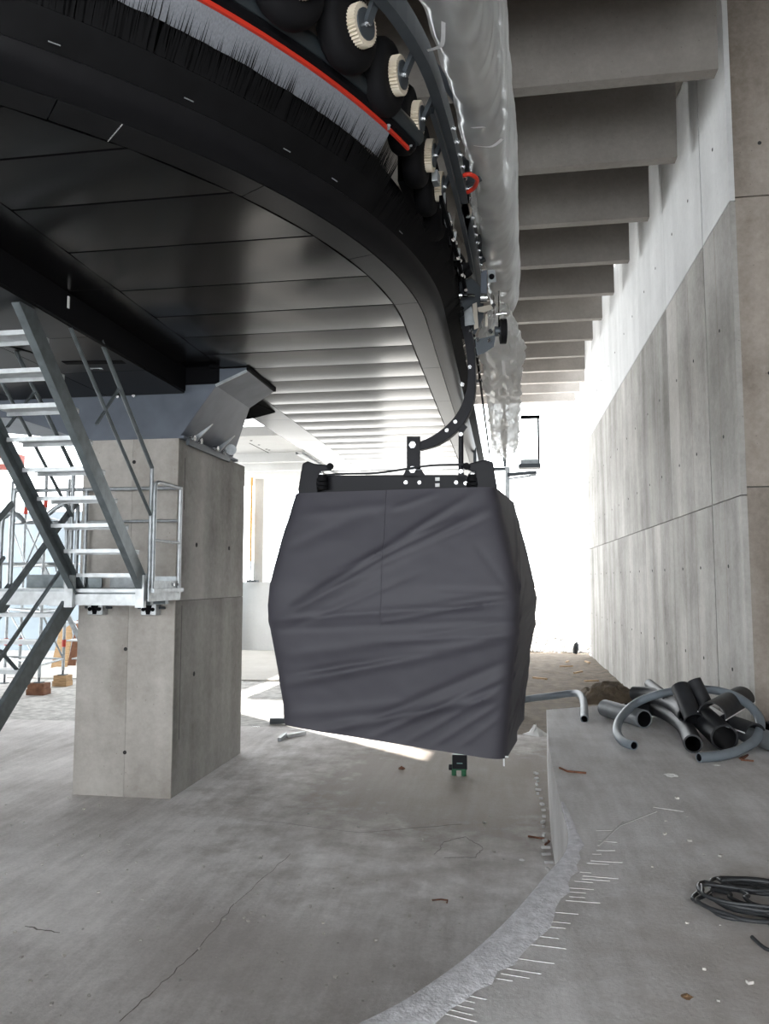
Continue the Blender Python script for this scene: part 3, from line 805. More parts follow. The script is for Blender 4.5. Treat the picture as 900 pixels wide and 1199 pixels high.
# red hook on a pin
hk = spline([onz(541, 206, 4.9), onz(549, 204, 4.9), onz(557, 208, 4.9), onz(558, 214, 4.9), onz(554, 221, 4.9), onz(547, 225, 4.9)], 5)
MB().tube(hk, .018, 10).build('red_hook', 'red_paint', cv, smooth=True)
MB().tube([onz(548, 225, 4.9), onz(548, 238, 4.88)], .01, 8).build('hook_pin', 'void_black', cv)
# black roller block beside the brush
for k, (x, y) in enumerate(((536, 305), (540, 313), (545, 320), (533, 318), (538, 328))):
    MB().lathe(onz(x, y, 4.72), (1, -.3, .5), [(-.06, .002), (-.06, .045), (-.04, .05), (.04, .05), (.06, .045), (.06, .002)], 14).build('roller', 'tyre_rubber', cv, smooth=True)

# =================================================================== GONDOLA UNDER ITS COVER
GC = Vector((-.955, 7.86, 0)); GA = math.radians(-7)
gon = thing('gondola', 'gondola cabin wrapped in a dark grey fabric cover hanging from a curved arm', 'gondola', (GC.x, GC.y, .1))
GR = Matrix.Rotation(GA, 3, 'Z')
def G(x, y, z): return GC + GR @ Vector((x, y, 0)) + Vector((0, 0, z))
# ---- cover: rounded shell with pulled folds
Z0, Z1 = .13, 2.42
def halfx(v):   # v 0 bottom .. 1 top
    pts = [(0, 1.03), (.12, 1.06), (.3, 1.12), (.45, 1.175), (.53, 1.19), (.62, 1.175), (.8, 1.09), (.92, 1.02), (1, .98)]
    for (a, b), (c, d) in zip(pts, pts[1:]):
        if v <= c: return b + (d - b) * (v - a) / (c - a)
    return pts[-1][1]
folds = []
def uv(px, py):   # photo position on the front of the cover
    p = ony(px, py, 6.85); v = (p.z - Z0) / (Z1 - Z0); q = GR.inverted() @ (Vector((p.x, p.y, 0)) - GC)
    return Vector((q.x, p.z))
def fold(a, b, w, amp): folds.append((uv(*a), uv(*b), w, amp))
fold((345, 708), (532, 590), .035, .030); fold((330, 722), (572, 596), .05, .030); fold((348, 712), (475, 640), .02, .018); fold((430, 668), (560, 610), .03, -.020)
fold((400, 665), (520, 612), .022, .014); fold((335, 735), (480, 676), .03, -.014)
fold((312, 727), (598, 706), .035, .022); fold((318, 738), (598, 726), .03, -.014); fold((450, 728), (597, 702), .018, .014)
fold((335, 803), (592, 745), .045, .030); fold((345, 790), (520, 762), .03, -.020); fold((440, 752), (598, 742), .03, .018); fold((500, 742), (598, 728), .02, -.012)
fold((360, 862), (585, 815), .04, .030); fold((420, 850), (592, 775), .035, -.024); fold((440, 862), (590, 792), .028, .026); fold((480, 868), (586, 806), .02, .020)
fold((510, 872), (584, 824), .018, .022); fold((540, 874), (582, 842), .014, .016); fold((525, 705), (596, 696), .02, .012); fold((520, 690), (594, 692), .022, -.010)
fold((345, 600), (450, 590), .05, .012); fold((455, 595), (505, 577), .03, .012); fold((330, 640), (420, 600), .06, -.010); fold((560, 640), (596, 690), .03, -.010)
fold((326, 842), (470, 826), .05, .016); fold((330, 770), (450, 752), .05, .014)
def disp(x, z):
    s = 0
    P = Vector((x, z))
    for a, b, w, amp in folds:
        d = b - a; L = d.length; t = (P - a).dot(d) / (L * L)
        if t < -.15 or t > 1.15: continue
        k = max(0, min(1, min((t + .15) / .3, (1.15 - t) / .3)))
        ds = abs((P - a).dot(Vector((-d.y, d.x))) / L)
        if ds < w * 3: s += .75 * amp * k * math.exp(-(ds / w) ** 2)
    return s + .006 * mn.noise(Vector((x * 2.2, z * 2.2, 0))) + .003 * mn.noise(Vector((x * 7, z * 9, 2)))
rows = []
NV, NU = 130, 300
for iv in range(NV + 1):
    v = iv / NV; hx = halfx(v); hy = hx * .86
    row = []
    for iu in range(NU):
        a = 2 * math.pi * (iu + .5) / NU
        # square-ish section: even spacing on the four sides, rounded corners
        q = (iu / NU) * 4; side_i = int(q); f = (q - side_i) * 2 - 1
        e = .07
        if side_i == 0: x, y = f, -1
        elif side_i == 1: x, y = 1, f
        elif side_i == 2: x, y = -f, 1
        else: x, y = -1, -f
        nrm = Vector((x ** 9, y ** 9)); nrm.normalize()
        # round the corner
        rr = (abs(x) ** 14 + abs(y) ** 14) ** (1 / 14)
        x /= rr; y /= rr
        X, Y = x * hx, y * hy
        # hem sags towards the near right corner
        sag = (1 - v) ** 3 * (.10 * (X / hx) * (1 if Y < 0 else .2))
        z = Z0 + (Z1 - Z0) * v - sag + .02 * (1 - v) ** 6
        dd = disp(X, z) if y < -.8 else (disp(Y * .9 + .3, z) * .6)
        dd += .02 * (1 - v) ** 10
        row.append(G(X + nrm.x * dd, Y + nrm.y * dd, z))
    rows.append(row)
cm = MB().grid(rows, closed=True)
top = rows[-1]; cen = G(0, 0, Z1 + .02)
o = len(cm.v); cm.v.append(cen)
base_i = NV * NU
for k in range(NU): cm.f.append((base_i + k, base_i + (k + 1) % NU, o))
cover = cm.build('cover', 'cover_fabric', gon, smooth=True)
# centre seam
sr = []
for iv in range(0, NV + 1):
    v = iv / NV; z = Z0 + .04 + (Z1 - Z0 - .04) * v; hx = halfx(v)
    dd = disp(-.02, z); sr.append([G(-.03, -hx * .86 - dd - .001, z), G(-.025, -hx * .86 - dd - .0035, z), G(-.02, -hx * .86 - dd - .001, z)])
MB().grid(sr).build('seam', 'cover_fabric', cover, smooth=True)
# cabin floor pan under the hem
MB().hexa([G(-.82, -.75, .24), G(.82, -.75, .24), G(.82, .75, .24), G(-.82, .75, .24), G(-.85, -.8, .32), G(.85, -.8, .32), G(.85, .8, .32), G(-.85, .8, .32)]).build('floor_pan', 'gondola_black', gon)
# ---- roof beam with bolts
def gpt(px, py, yl):   # point on a local plane parallel to the cabin front
    d = ray(px, py); n = GR @ Vector((0, -1, 0)); p0 = G(0, yl, 0)
    k = (p0 - EYE).dot(n) / d.dot(n); return EYE + d * k
nF = GR @ Vector((0, -1, 0))
MB().prism([(362, 557), (472, 556), (545, 556), (556, 562), (556, 580), (362, 580)], lambda p: gpt(*p, -.05), lambda p: gpt(*p, .05)).build('roof_beam', 'gondola_black', gon, bevel=.008)
for (x, y) in ((475, 565), (491, 565), (534, 565), (545, 566)): MB().disc(gpt(x, y, -.055), nF, .02, .02, 10).build('bolt', 'bolt_steel', gon)
for (x, y) in ((512, 561), (512, 568)): 
    p = gpt(x, y, -.055); MB().cbox(p, .045, .012, .035, GR).build('marker_plate', 'paper', gon)
# ---- hanger post and curved arm
pc = gpt(484, 540, 0)
MB().prism([(476, 511), (492, 511), (492, 548), (500, 560), (470, 560), (476, 548)], lambda p: gpt(*p, -.05), lambda p: gpt(*p, .05)).build('hanger_post', 'gondola_black', gon, bevel=.006)
for (x, y) in ((483, 521), (483, 550)):
    MB().disc(gpt(x, y, -.06), nF, .038, .03, 6).build('nut', 'bolt_steel', gon)
arm_in = [(492, 518), (507, 511), (522, 500), (534, 487), (542, 472), (547, 455), (548, 435), (546, 410), (542, 390), (538, 372)]
arm_out = [(492, 528), (512, 522), (528, 512), (543, 497), (552, 480), (556.5, 460), (557, 435), (556, 410), (553, 390), (549, 372)]
ai = spline([gpt(*p, 0) for p in arm_in], 5); ao = spline([gpt(*p, 0) for p in arm_out], 5)
rows = []
off = GR @ Vector((0, 1, 0))
for a, b in zip(ai, ao): rows.append([a - off * .04, b - off * .04, b + off * .04, a + off * .04])
am = MB().grid(rows, closed=True); nn = len(rows)
am.f += [(0, 1, 2, 3), tuple((nn - 1) * 4 + k for k in (3, 2, 1, 0))]
arm = am.build('hanger_arm', 'gondola_black', gon, bevel=.006)
for (x, y) in ((523, 504), (533, 494), (541, 450), (550, 430)):
    MB().disc(gpt(x, y, -.045), nF, .02, .02, 10).build('bolt', 'bolt_steel', arm)
# ---- damper strut
MB().tube([gpt(539.5, 509, -.02), gpt(539.5, 555, -.02)], .026, 12).build('damper_sleeve', 'gondola_black', gon, smooth=True)
MB().tube([gpt(539.5, 500, -.02), gpt(539.5, 560, -.02)], .014, 10).build('damper_rod', 'gondola_black', gon, smooth=True)
for y in (508.5, 552): MB().disc(gpt(539.5, y, -.05), nF, .022, .02, 10).build('bolt', 'bolt_steel', gon)
MB().prism([(532, 497), (540, 494), (547, 500), (540, 510)], lambda p: gpt(*p, -.035), lambda p: gpt(*p, .02)).build('damper_lug', 'gondola_black', gon)
MB().prism([(533, 566), (546, 566), (542, 553), (537, 553)], lambda p: gpt(*p, -.05), lambda p: gpt(*p, .0)).build('damper_foot', 'gondola_black', gon)
# ---- end brackets with rubber buffers
for k, (pl, bx) in enumerate((([(349, 581), (349, 573), (354, 543), (360, 540), (368, 543), (388, 545), (388, 551), (374, 552), (371, 581)], 377),
                              ([(584, 584), (577, 541), (567, 538), (556, 541), (545, 544), (546, 550), (556, 553), (560, 584)], 553.5))):
    eb = MB().prism(pl, lambda p: gpt(*p, -.16), lambda p: gpt(*p, .16)).build('end_bracket', 'gondola_black', gon, bevel=.01)
    cb = gpt(bx, 562, -.12)
    for j, (dz, rad, mt) in enumerate(((-.085, .062, 'tyre_rubber'), (-.045, .066, 'tyre_rubber'), (.0, .062, 'tyre_rubber'), (.035, .05, 'tyre_rubber'))):
        MB().disc(cb + Vector((0, 0, dz)), (0, 0, 1), rad, .034, 18).build('rubber_buffer', mt, eb, smooth=True)
    MB().disc(cb + Vector((0, 0, .058)), (0, 0, 1), .045, .012, 16).build('buffer_plate', 'bolt_steel', eb)
    MB().disc(cb + Vector((0, 0, .075)), (0, 0, 1), .03, .025, 6).build('nut', 'bolt_steel', eb)
    MB().disc(gpt(386.5 if k == 0 else 546, 546, -.17), nF, .035, .03, 12).build('pivot_eye', 'tyre_rubber', eb)
# ---- wires
MB().tube([gpt(388, 551.5, -.05), gpt(480, 550, -.055), gpt(545, 550, -.05)], .004, 6).build('wire', 'galvanised', gon)
MB().tube(spline([gpt(365, 558, -.08), gpt(398, 555, -.08), gpt(440, 554, -.09), gpt(475, 549, -.1), gpt(505, 545, -.1), gpt(538, 544, -.08), gpt(548, 543, -.08)], 5), .011, 8).build('hose', 'cable_black', gon, smooth=True)
# ---- rope grip at the arm head
gr_ = MB().prism([(537, 330), (552, 325), (566, 340), (566, 372), (556, 392), (540, 385)], lambda p: gpt(*p, .05), lambda p: gpt(*p, .16)).build('grip_body', 'steel_grey', gon, bevel=.008)
MB().prism([(563, 318), (570, 316), (570, 352), (562, 354)], lambda p: gpt(*p, -.08), lambda p: gpt(*p, .05)).build('grip_lever', 'steel_painted', gon, bevel=.006)
MB().disc(gpt(566, 349, -.09), (1, .1, 0), .05, .07, 20).build('grip_roller', 'chrome', gon, smooth=True)
MB().prism([(559, 360), (577, 356), (576, 362), (566, 366), (560, 365)], lambda p: gpt(*p, -.06), lambda p: gpt(*p, .10)).build('grip_plate', 'beige_metal', gon)
MB().prism([(553, 356), (558, 354), (560, 384), (555, 386)], lambda p: gpt(*p, -.04), lambda p: gpt(*p, .02)).build('grip_plate', 'beige_metal', gon)
MB().prism([(568, 368), (571, 368), (571, 382), (568, 382)], lambda p: gpt(*p, -.04), lambda p: gpt(*p, .02)).build('grip_plate', 'beige_metal', gon)
MB().prism([(543, 365), (552, 358), (556, 380), (544, 382)], lambda p: gpt(*p, -.05), lambda p: gpt(*p, .05)).build('grip_shoe', 'galvanised', gon, bevel=.006)
MB().prism([(571, 316), (579, 316), (581, 330), (571, 331)], lambda p: gpt(*p, -.06), lambda p: gpt(*p, -.03)).build('grip_cover', 'galvanised', gon)
MB().disc(gpt(575.5, 324, -.065), nF, .028, .02, 14).build('grip_bore', 'void_black', gon)
MB().tube([gpt(538, 346, -.05), gpt(556, 346, -.05)], .018, 12).build('pin', 'chrome', gon, smooth=True)
MB().disc(gpt(539, 346, -.05), (1, 0, 0), .032, .03, 12).build('pin_head', 'chrome', gon)
MB().tube([gpt(584, 340, -.03), gpt(584, 392, -.03)], .009, 8).build('spindle', 'chrome', gon)
MB().tube([gpt(578, 345, -.02), gpt(578, 368, -.02)], .007, 8).build('spindle', 'chrome', gon)
MB().tube([gpt(581, 368, -.05), gpt(593, 367, -.05)], .016, 10).build('pin', 'chrome', gon)
MB().disc(gpt(589, 388, 0), (1, .1, 0), .125, .06, 24).build('grip_wheel', 'tyre_rubber', gon, smooth=True)
MB().disc(gpt(583, 388, 0), (1, .1, 0), .05, .07, 14).build('wheel_hub', 'steel_grey', gon)
MB().disc(gpt(589, 377, -.06), nF, .02, .05, 10).build('bolt', 'chrome', gon)
for (x, y) in ((551, 388), (574, 388), (559, 398), (573, 399), (578, 358), (541, 362)):
    MB().disc(gpt(x, y, -.06), nF, .022, .04, 6).build('nut', 'chrome', gon)
MB().prism([(556, 398), (580, 392), (578, 406), (566, 414), (558, 416)], lambda p: gpt(*p, -.02), lambda p: gpt(*p, .03)).build('grip_guard', 'steel_grey', gon)
# small white hook hanging at the hem corner
c = gpt(616, 884, -.8)
MB().tube([G(1.02, -.78, .06), G(1.02, -.78, -.02)], .008, 6).build('cover_clip', 'white_tape', gon)
MB().tube([G(1.0, -.78, .06), G(1.06, -.80, .065)], .008, 6).build('cover_clip', 'white_tape', gon)

# =================================================================== PLASTIC FILM
def wr(x, y, z): return mn.noise(Vector((x, y, z)))
fl1 = []
sec = [(.30, 5.10), (.33, 5.03), (.39, 4.99), (.46, 4.98), (.53, 5.02), (.58, 5.10), (.615, 5.22), (.63, 5.4), (.64, 5.7), (.63, 6.1), (.60, 6.5), (.5, 6.7)]
secs = [Vector((a, 0, b)) for a, b in sec]; secs = spline(secs, 7)
n = 260; da, db = d0 - 2.3, d0 + 5.6
rows = []
for i in range(n + 1):
    d = da + (db - da) * i / n; row = []
    far = max(0, (d - d0 - 2.0) / 3.6)
    for j, q in enumerate(secs):
        t = j / len(secs)
        # pulled folds running up from gathered points, plus loose ripples
        wv = .022 * wr(d * 2.2 + q.z * 1.1, q.z * .5, 1) + .016 * wr(d * 6 - q.z * 2.0, q.z, 4) * (1 - t) + .02 * abs(wr(d * 3 + t * 4, 2, t * 2)) * (.4 + far)
        wv += (.045 * abs(wr(d * 3.6 + 1.2 * wr(d, q.z, 3), q.z * .55, 9)) + .03 * abs(wr(d * 8.0 + q.z * 2.5, q.z * .8, 5)) + .02) * min(1, t * 4)
        lowdrop = -.16 * far * (1 - t) ** 2 + .05 * wr(d * 2.5, 0, 7) * (1 - t) ** 4
        row.append(side(d, q.x + wv + .04 * far * (1 - t), q.z + lowdrop - .10 * far * t * 0))
    rows.append(row)
m = MB().grid(rows)
nf = m.build('plastic_film', 'film_near', None, smooth=True, recalc=False)
tag(nf, 'large translucent plastic film wrapped around the outer side of the station', 'plastic film')
# flat strap and taped seams on the film
strap = []
for p in ((468, 25), (492, 58), (517, 92), (537, 120), (552, 150), (560, 168)):
    q = onz(*p, 5.16); strap.append(q)
sp = spline(strap, 5)
rows = [[p + Vector((-.045, -.02, 0)), p + Vector((.045, .02, .01))] for p in sp]
MB().grid(rows).build('strap', 'steel_painted', nf, smooth=True)
for pth in (((495, 61), (512, 56), (518, 50), (519, 26)), ((555, 171), (575, 172), (588, 163)), ((552, 150), (567, 149))):
    P = spline([onz(*p, 4.93) for p in pth], 5)
    MB().grid([[p + Vector((-.012, -.012, 0)), p + Vector((.012, .012, .004))] for p in P]).build('tape', 'white_tape', nf, smooth=True)
# crumpled film hanging further along
rows = []
path = spline([(-.02, 8.95, 4.72), (-.02, 9.3, 4.55), (0, 10.0, 4.42), (.0, 11.0, 4.33), (.01, 12.2, 4.17), (.03, 13.4, 4.02), (.05, 14.4, 3.95)], 14)
rad = [.10, .24, .26, .24, .22, .22, .12]
for i, p in enumerate(path):
    t = i / (len(path) - 1) * (len(rad) - 1); k = min(int(t), len(rad) - 2); r = rad[k] + (rad[k + 1] - rad[k]) * (t - k)
    row = []
    for j in range(40):
        a = j / 40 * 2 * math.pi
        ca, sa = math.cos(a), math.sin(a)
        w = .30 * wr(ca * 1.6 + 5, sa * 1.6, p.y * 1.4) + .32 * abs(wr(ca * 3, sa * 3, p.y * 2.6)) + .18 * wr(ca * 7, sa * 7, p.y * 5)
        rr = r * (.92 + w)
        row.append((p.x + ca * rr, p.y + .1 * wr(ca * 3, sa * 3, i * .3), p.z + sa * rr * 1.05))
    rows.append(row)
f2 = MB().grid(rows, closed=True).build('plastic_film', 'film_white', None, smooth=True, recalc=False)
tag(f2, 'crumpled whitish plastic film bunched below the far end of the larger sheet', 'plastic film')
# loose white packing behind the hook
rows = []
for i in range(14):
    t = i / 13; row = []
    for j in range(10):
        s_ = j / 9
        p = onz(551 + 13 * s_ + 3 * wr(t * 3, s_ * 3, 1), 212 + 62 * t, 5.0)
        row.append(p + Vector((0, 0, .06 * wr(t * 4, s_ * 5, 3))))
    rows.append(row)
tag(MB().grid(rows).build('packing_sheet', 'film_white', None, smooth=True, recalc=False), 'white packing sheet stuffed behind the red hook', 'packing sheet')
# ---- grey control post hanging behind the film
cp = thing('control_post', 'grey post with pale green switch box hanging under the crumpled film', 'control post', (.02, 14.6, 3.4))
def ybox(name, mat, x0, x1, y0, y1, Y, dp, parent):
    a = ony(x0, y0, Y); b = ony(x1, y1, Y)
    return MB().box(min(a.x, b.x), max(a.x, b.x), Y, Y + dp, min(a.z, b.z), max(a.z, b.z)).build(name, mat, parent, bevel=.006)
ybox('post', 'steel_painted', 588, 592.5, 440, 546, 14.6, .08, cp)
ybox('switch_box', 'teal_box', 586, 594, 494, 518, 14.5, .10, cp)
ybox('collar', 'rail_dark', 586.5, 593, 489, 494, 14.52, .1, cp)
ybox('collar', 'rail_dark', 586.5, 593, 518, 522, 14.52, .1, cp)
ybox('lower_box', 'galvanised', 588, 593, 522, 540, 14.5, .08, cp)
q_ = ony(590, 445, 14.64)
MB().bar(q_, (-.56, 14.64, q_.z), .05, .05).build('mounting_arm', 'steel_grey', cp)
# ---- framed panel on a bracket outside the film
fp = thing('framed_panel', 'white framed panel on a bracket standing past the cabin top', 'panel', (.5, 15, 3.4))
ybox('pane', 'film_clear', 611, 630, 490, 542, 15.0, .03, fp)
ybox('frame_bar', 'void_black', 628.8, 632, 487, 545, 14.98, .06, fp)
ybox('frame_bar', 'void_black', 609, 632, 486.5, 489.3, 14.98, .06, fp)
ybox('frame_bar', 'galvanised', 609, 631.5, 538, 544, 14.98, .06, fp)
ybox('ledge', 'steel_grey', 607, 633, 543, 547, 14.9, .3, fp)
a = ony(594, 556, 14.8); b = ony(628, 553, 14.8)
MB().bar(a, b, .10, .06).build('bracket', 'steel_grey', fp); 
a = ony(594, 561, 14.8); b = ony(628, 556, 14.8)
MB().bar(a, b, .06, .03).build('bracket', 'galvanised', fp)
MB().bar(ony(594, 547, 14.9), ony(594, 585, 14.9), .09, .09).build('stand', 'galvanised_bright', fp)
q_ = ony(594, 549, 14.9)
MB().bar(q_, (-.56, 14.9, q_.z), .06, .06).build('mounting_arm', 'steel_grey', fp)
MB().bar((-.56, 14.9, q_.z), (-.56, 14.9, 4.7), .06, .06).build('mounting_arm', 'steel_grey', fp)

# =================================================================== STEEL STAIRWAY
XR, XLf = -3.70, -4.42
LZ = 1.50
sw = thing('steel_stairway', 'galvanised steel stairway with two flights and a landing in front of the pillar', 'stairway', (-4.4, 7.8, ZF))
Y0, ZT0, RUN, RISE = 7.44, 1.655, .2425, .2405
tread_mb = lambda y, z, x0, x1: MB().box(x0, x1, y, y + .24, z - .012, z).box(x0, x1, y - .004, y + .012, z - .035, z + .004).box(x0, x1, y + .225, y + .24, z - .045, z)
for k in range(9):
    tread_mb(Y0 - k * RUN, ZT0 + k * RISE, XLf + .03, XR - .0).build('tread', 'galvanised_bright', sw)
def stringer(x, a, b, h=.15, w=.012):
    m = MB(); a = Vector((x, *a)); b = Vector((x, *b))
    m.bar(a, b, w, h)
    d = (b - a).normalized(); up = Vector((1, 0, 0)).cross(d); up = up if up.z > 0 else -up
    return m, a, b, up
for x, sgn in ((XR + .05, 1), (XLf - .03, -1)):
    m, a, b, up = stringer(x, (Y0 + .13, ZT0 - .22), (5.30, 3.76))
    m.bar(a + up * .07 + Vector((-sgn * .03, 0, 0)), b + up * .07 + Vector((-sgn * .03, 0, 0)), .06, .012)
    m.bar(a - up * .07 + Vector((-sgn * .03, 0, 0)), b - up * .07 + Vector((-sgn * .03, 0, 0)), .06, .012)
    m.build('stringer', 'steel_stair', sw)
for x in (-3.62, -4.50):
    hp = [onx(178, 548, -3.62), onx(120, 403, -3.62)]; mp_ = [onx(177, 605, -3.62), onx(82, 383, -3.62)]
    a, b = [Vector((x, p.y, p.z)) for p in hp]; b = b + (b - a).normalized() * .04
    MB().tube([a, b], .021, 10).build('handrail', 'steel_stair', sw, smooth=True)
    c, d = [Vector((x, p.y, p.z)) for p in mp_]
    MB().tube([c, d], .017, 10).build('mid_rail', 'steel_stair', sw, smooth=True)
    MB().tube([a + Vector((0, 0, .0)), Vector((x, a.y, LZ - .12))], .021, 10).build('newel', 'galvanised', sw, smooth=True)
    # baluster tying rail to stringer
    e = onx(140, 454, -3.62); f_ = onx(108, 497, -3.66); MB().bar((x, e.y, e.z), (x, f_.y, f_.z), .03, .012).build('baluster', 'steel_stair', sw)
# landing
LX0, LX1, LY0, LY1 = -5.45, -3.55, 7.46, 8.22
MB().box(LX0, LX1, LY0 + .02, LY1, LZ - .04, LZ).build('landing_floor', 'galvanised', sw)
MB().box(XLf, XR, LY0 - .0, LY0 + .012, LZ - .17, LZ - .055).build('kick_plate', 'galvanised_bright', sw)
MB().box(XLf, XR, LY0 + .01, LY0 + .03, LZ - .035, LZ - .005).build('landing_lip', 'galvanised_bright', sw)
for x in (XLf - .03, XR + .03):
    MB().box(x - .045, x + .045, LY0 - .06, LY0 - .0, LZ - .19, LZ + .14).build('end_post', 'galvanised_bright', sw)
MB().box(LX1 - .05, LX1 - .04, LY0 - .02, LY1, LZ - .13, LZ + .08).build('side_plate', 'galvanised', sw)
MB().box(XLf, LX1 - .05, LY1 - .03, LY1 - .02, LZ, LZ + .13).build('kick_plate', 'galvanised', sw)
MB().box(LX0, XLf - .1, LY1 - .03, LY1 - .02, LZ - .02, LZ + .15).build('kick_plate', 'steel_stair', sw)
MB().box(LX0, XLf - .1, LY0 + .01, LY0 + .03, LZ - .17, LZ - .03).build('kick_plate', 'galvanised_bright', sw)
for dy in (.72, .84):
    MB().disc((LX1 - .038, LY0 + dy - .16, LZ + .04), (1, 0, 0), .016, .02, 8).build('bolt', 'bolt_steel', sw)
# guard rails of the landing
gx = LX1 - .04
loop = spline([(gx, 7.52, 1.5), (gx, 7.52, 2.2), (gx, 7.52, 2.52), (gx, 7.56, 2.60), (gx, 7.7, 2.615), (gx, 8.05, 2.615), (gx, 8.16, 2.615)], 5)
MB().tube(loop, .021, 10).build('guard_rail', 'galvanised', sw, smooth=True)
MB().tube([(gx, 7.52, 2.0), (gx, 8.16, 2.0)], .017, 10).build('mid_rail', 'galvanised', sw, smooth=True)
MB().tube([(gx, 8.16, 1.45), (gx, 8.16, 2.63)], .023, 10).build('guard_post', 'galvanised_bright', sw, smooth=True)
for z in (2.62, 2.25):
    MB().tube([(gx, 8.16, z), (LX0, 8.16, z)], .021 if z > 2.5 else .016, 10).build('guard_rail', 'galvanised', sw, smooth=True)
for x in (-4.72, -4.95):
    MB().tube([(x, 8.16, 1.45), (x, 8.16, 2.62)], .022, 10).build('guard_post', 'galvanised', sw, smooth=True)
for (px, py0, xr, ztop, Yq) in ((16, 566, 36, 2.64, 8.05), (2, 600, 22, 2.32, 7.7), (83, 594, 66, 2.40, 7.7)):
    p = ony(px, py0 + 20, Yq); q = ony(xr, py0, Yq); sg = 1 if q.x > p.x else -1
    dx = abs(q.x - p.x)
    lp = spline([(p.x, Yq, LZ - .1), (p.x, Yq, ztop - .14), (p.x + sg * dx * .25, Yq, ztop - .03), (p.x + sg * dx * .6, Yq, ztop), (q.x, Yq, ztop - .03), (q.x + sg * .08, Yq - .02, ztop - .10)], 6)
    MB().tube(lp, .026, 10).build('guard_loop', 'galvanised', sw, smooth=True)
# bracket feet clamped to the pillar
for x in (ony(116, 722, 8.2).x, ony(178, 722, 8.2).x):
    MB().box(x - .09, x + .09, 8.10, 8.236, LZ - .30, LZ - .17).build('wall_clamp', 'galvanised_bright', sw, bevel=.01)
    MB().prism([(-.02, 0), (.02, 0), (.05, .13), (-.05, .13)], lambda q: (x + q[0], 8.09, LZ - .29 + q[1]), lambda q: (x + q[0], 8.10, LZ - .29 + q[1])).build('clamp_notch', 'void_black', sw)
    for s_ in (-.055, .055): MB().disc((x + s_, 8.095, LZ - .235), (0, 1, 0), .022, .02, 8).build('clamp_bolt', 'void_black', sw)
    MB().tube([(x - .16, 8.18, LZ - .22), (x + .16, 8.18, LZ - .22)], .014, 8).build('threaded_rod', 'steel_grey', sw)
MB().box(-5.3, -3.62, 7.9, 7.98, LZ - .17, LZ - .04).build('joist', 'steel_stair', sw)
MB().box(-5.3, -3.62, 7.55, 7.61, LZ - .17, LZ - .04).build('joist', 'steel_stair', sw)
# lower flight, down towards the camera
X2, X3 = -4.54, -5.30
a = onx(88, 690, X2); b = onx(0, 838, X2)
dz = (a.z - b.z) / (a.y - b.y)
ye = a.y - (a.z - ZF) / dz
for x in (X2, X3):
    m = MB(); p = Vector((x, a.y + .05, a.z + .05 * dz - .04)); q = Vector((x, ye, ZF + .04))
    m.bar(p, q, .05, .17); m.build('stringer', 'steel_stair', sw)
    r0 = onx(90, 588, X2); r1 = onx(0, 700, X2)
    MB().bar(Vector((x, r0.y, r0.z)), Vector((x, r1.y - 1.1, r1.z - 1.1 * dz)), .035, .055).build('handrail', 'steel_stair', sw)
    r0 = onx(82, 652, X2); r1 = onx(0, 762, X2)
    MB().bar(Vector((x, r0.y, r0.z)), Vector((x, r1.y - .9, r1.z - .9 * dz)), .02, .035).build('mid_rail', 'steel_stair', sw)
    MB().tube([(x, a.y - .0, LZ - .1), (x, a.y, 2.40)], .022, 10).build('newel', 'galvanised', sw, smooth=True)
nt = int((LZ - ZF) / .235)
for k in range(1, nt):
    z = LZ - k * (LZ - ZF) / nt; y = a.y + (z - a.z) / dz + .02
    tread_mb(y - .1, z, X3 + .02, X2 - .02).build('tread', 'galvanised_bright', sw)
m = MB().bar(onx(0, 762, X2 - .1), onx(34, 800, X2 - .1), .02, .03)
m.build('cross_brace', 'steel_stair', sw)

# =================================================================== SCAFFOLD AND SITE STUFF ON THE LEFT
sc = thing('scaffold_tower', 'galvanised scaffold tower with diagonal braces behind the stairway', 'scaffold', (-10.4, 15.6, ZF))
stds = [onz(45, 813, ZF), onz(73, 803, ZF), onz(5, 800, ZF), onz(22, 800, ZF)]
tops = [520, 560, 500, 505]
for i, p in enumerate(stds):
    MB().tube([(p.x, p.y, ZF + .35), (p.x, p.y, 3.9)], .035, 10).build('standard', 'galvanised', sc, smooth=True)
    MB().tube([(p.x, p.y, ZF + (.256 if i < 2 else .016)), (p.x, p.y, ZF + .6)], .022, 8).build('base_jack', 'steel_grey', sc, smooth=True)
    MB().box(p.x - .08, p.x + .08, p.y - .08, p.y + .08, ZF + (.24 if i < 2 else 0), ZF + (.255 if i < 2 else .015)).build('base_plate', 'steel_grey', sc)
    for z in (.15, 1.2, 3.2):
        MB().disc((p.x, p.y, z), (0, 0, 1), .045, .16, 10).build('coupler', 'scaffold_red', sc)
for i, j in ((0, 1), (0, 2), (1, 3), (2, 3)):
    for z in (-.2, .9, 1.9, 2.9):
        p, q = stds[i], stds[j]; MB().tube([(p.x, p.y, z), (q.x, q.y, z)], .024, 8).build('ledger', 'galvanised', sc)
for (i, j, z0, z1) in ((0, 2, .9, 2.9), (0, 2, -.2, .9), (1, 3, .9, 2.9), (0, 1, 2.9, .9), (2, 0, .9, 2.9), (1, 0, -.2, .9)):
    p, q = stds[i], stds[j]; MB().tube([(p.x, p.y, z0), (q.x, q.y, z1)], .02, 8).build('diagonal_brace', 'galvanised', sc)
p, q = stds[0], stds[3]
for k in range(3):
    MB().box(min(stds[2].x, q.x) + .05, p.x - .05 + .25, 15.4 + k * .5, 15.85 + k * .5, 1.92, 1.96).build('deck', 'galvanised', sc)
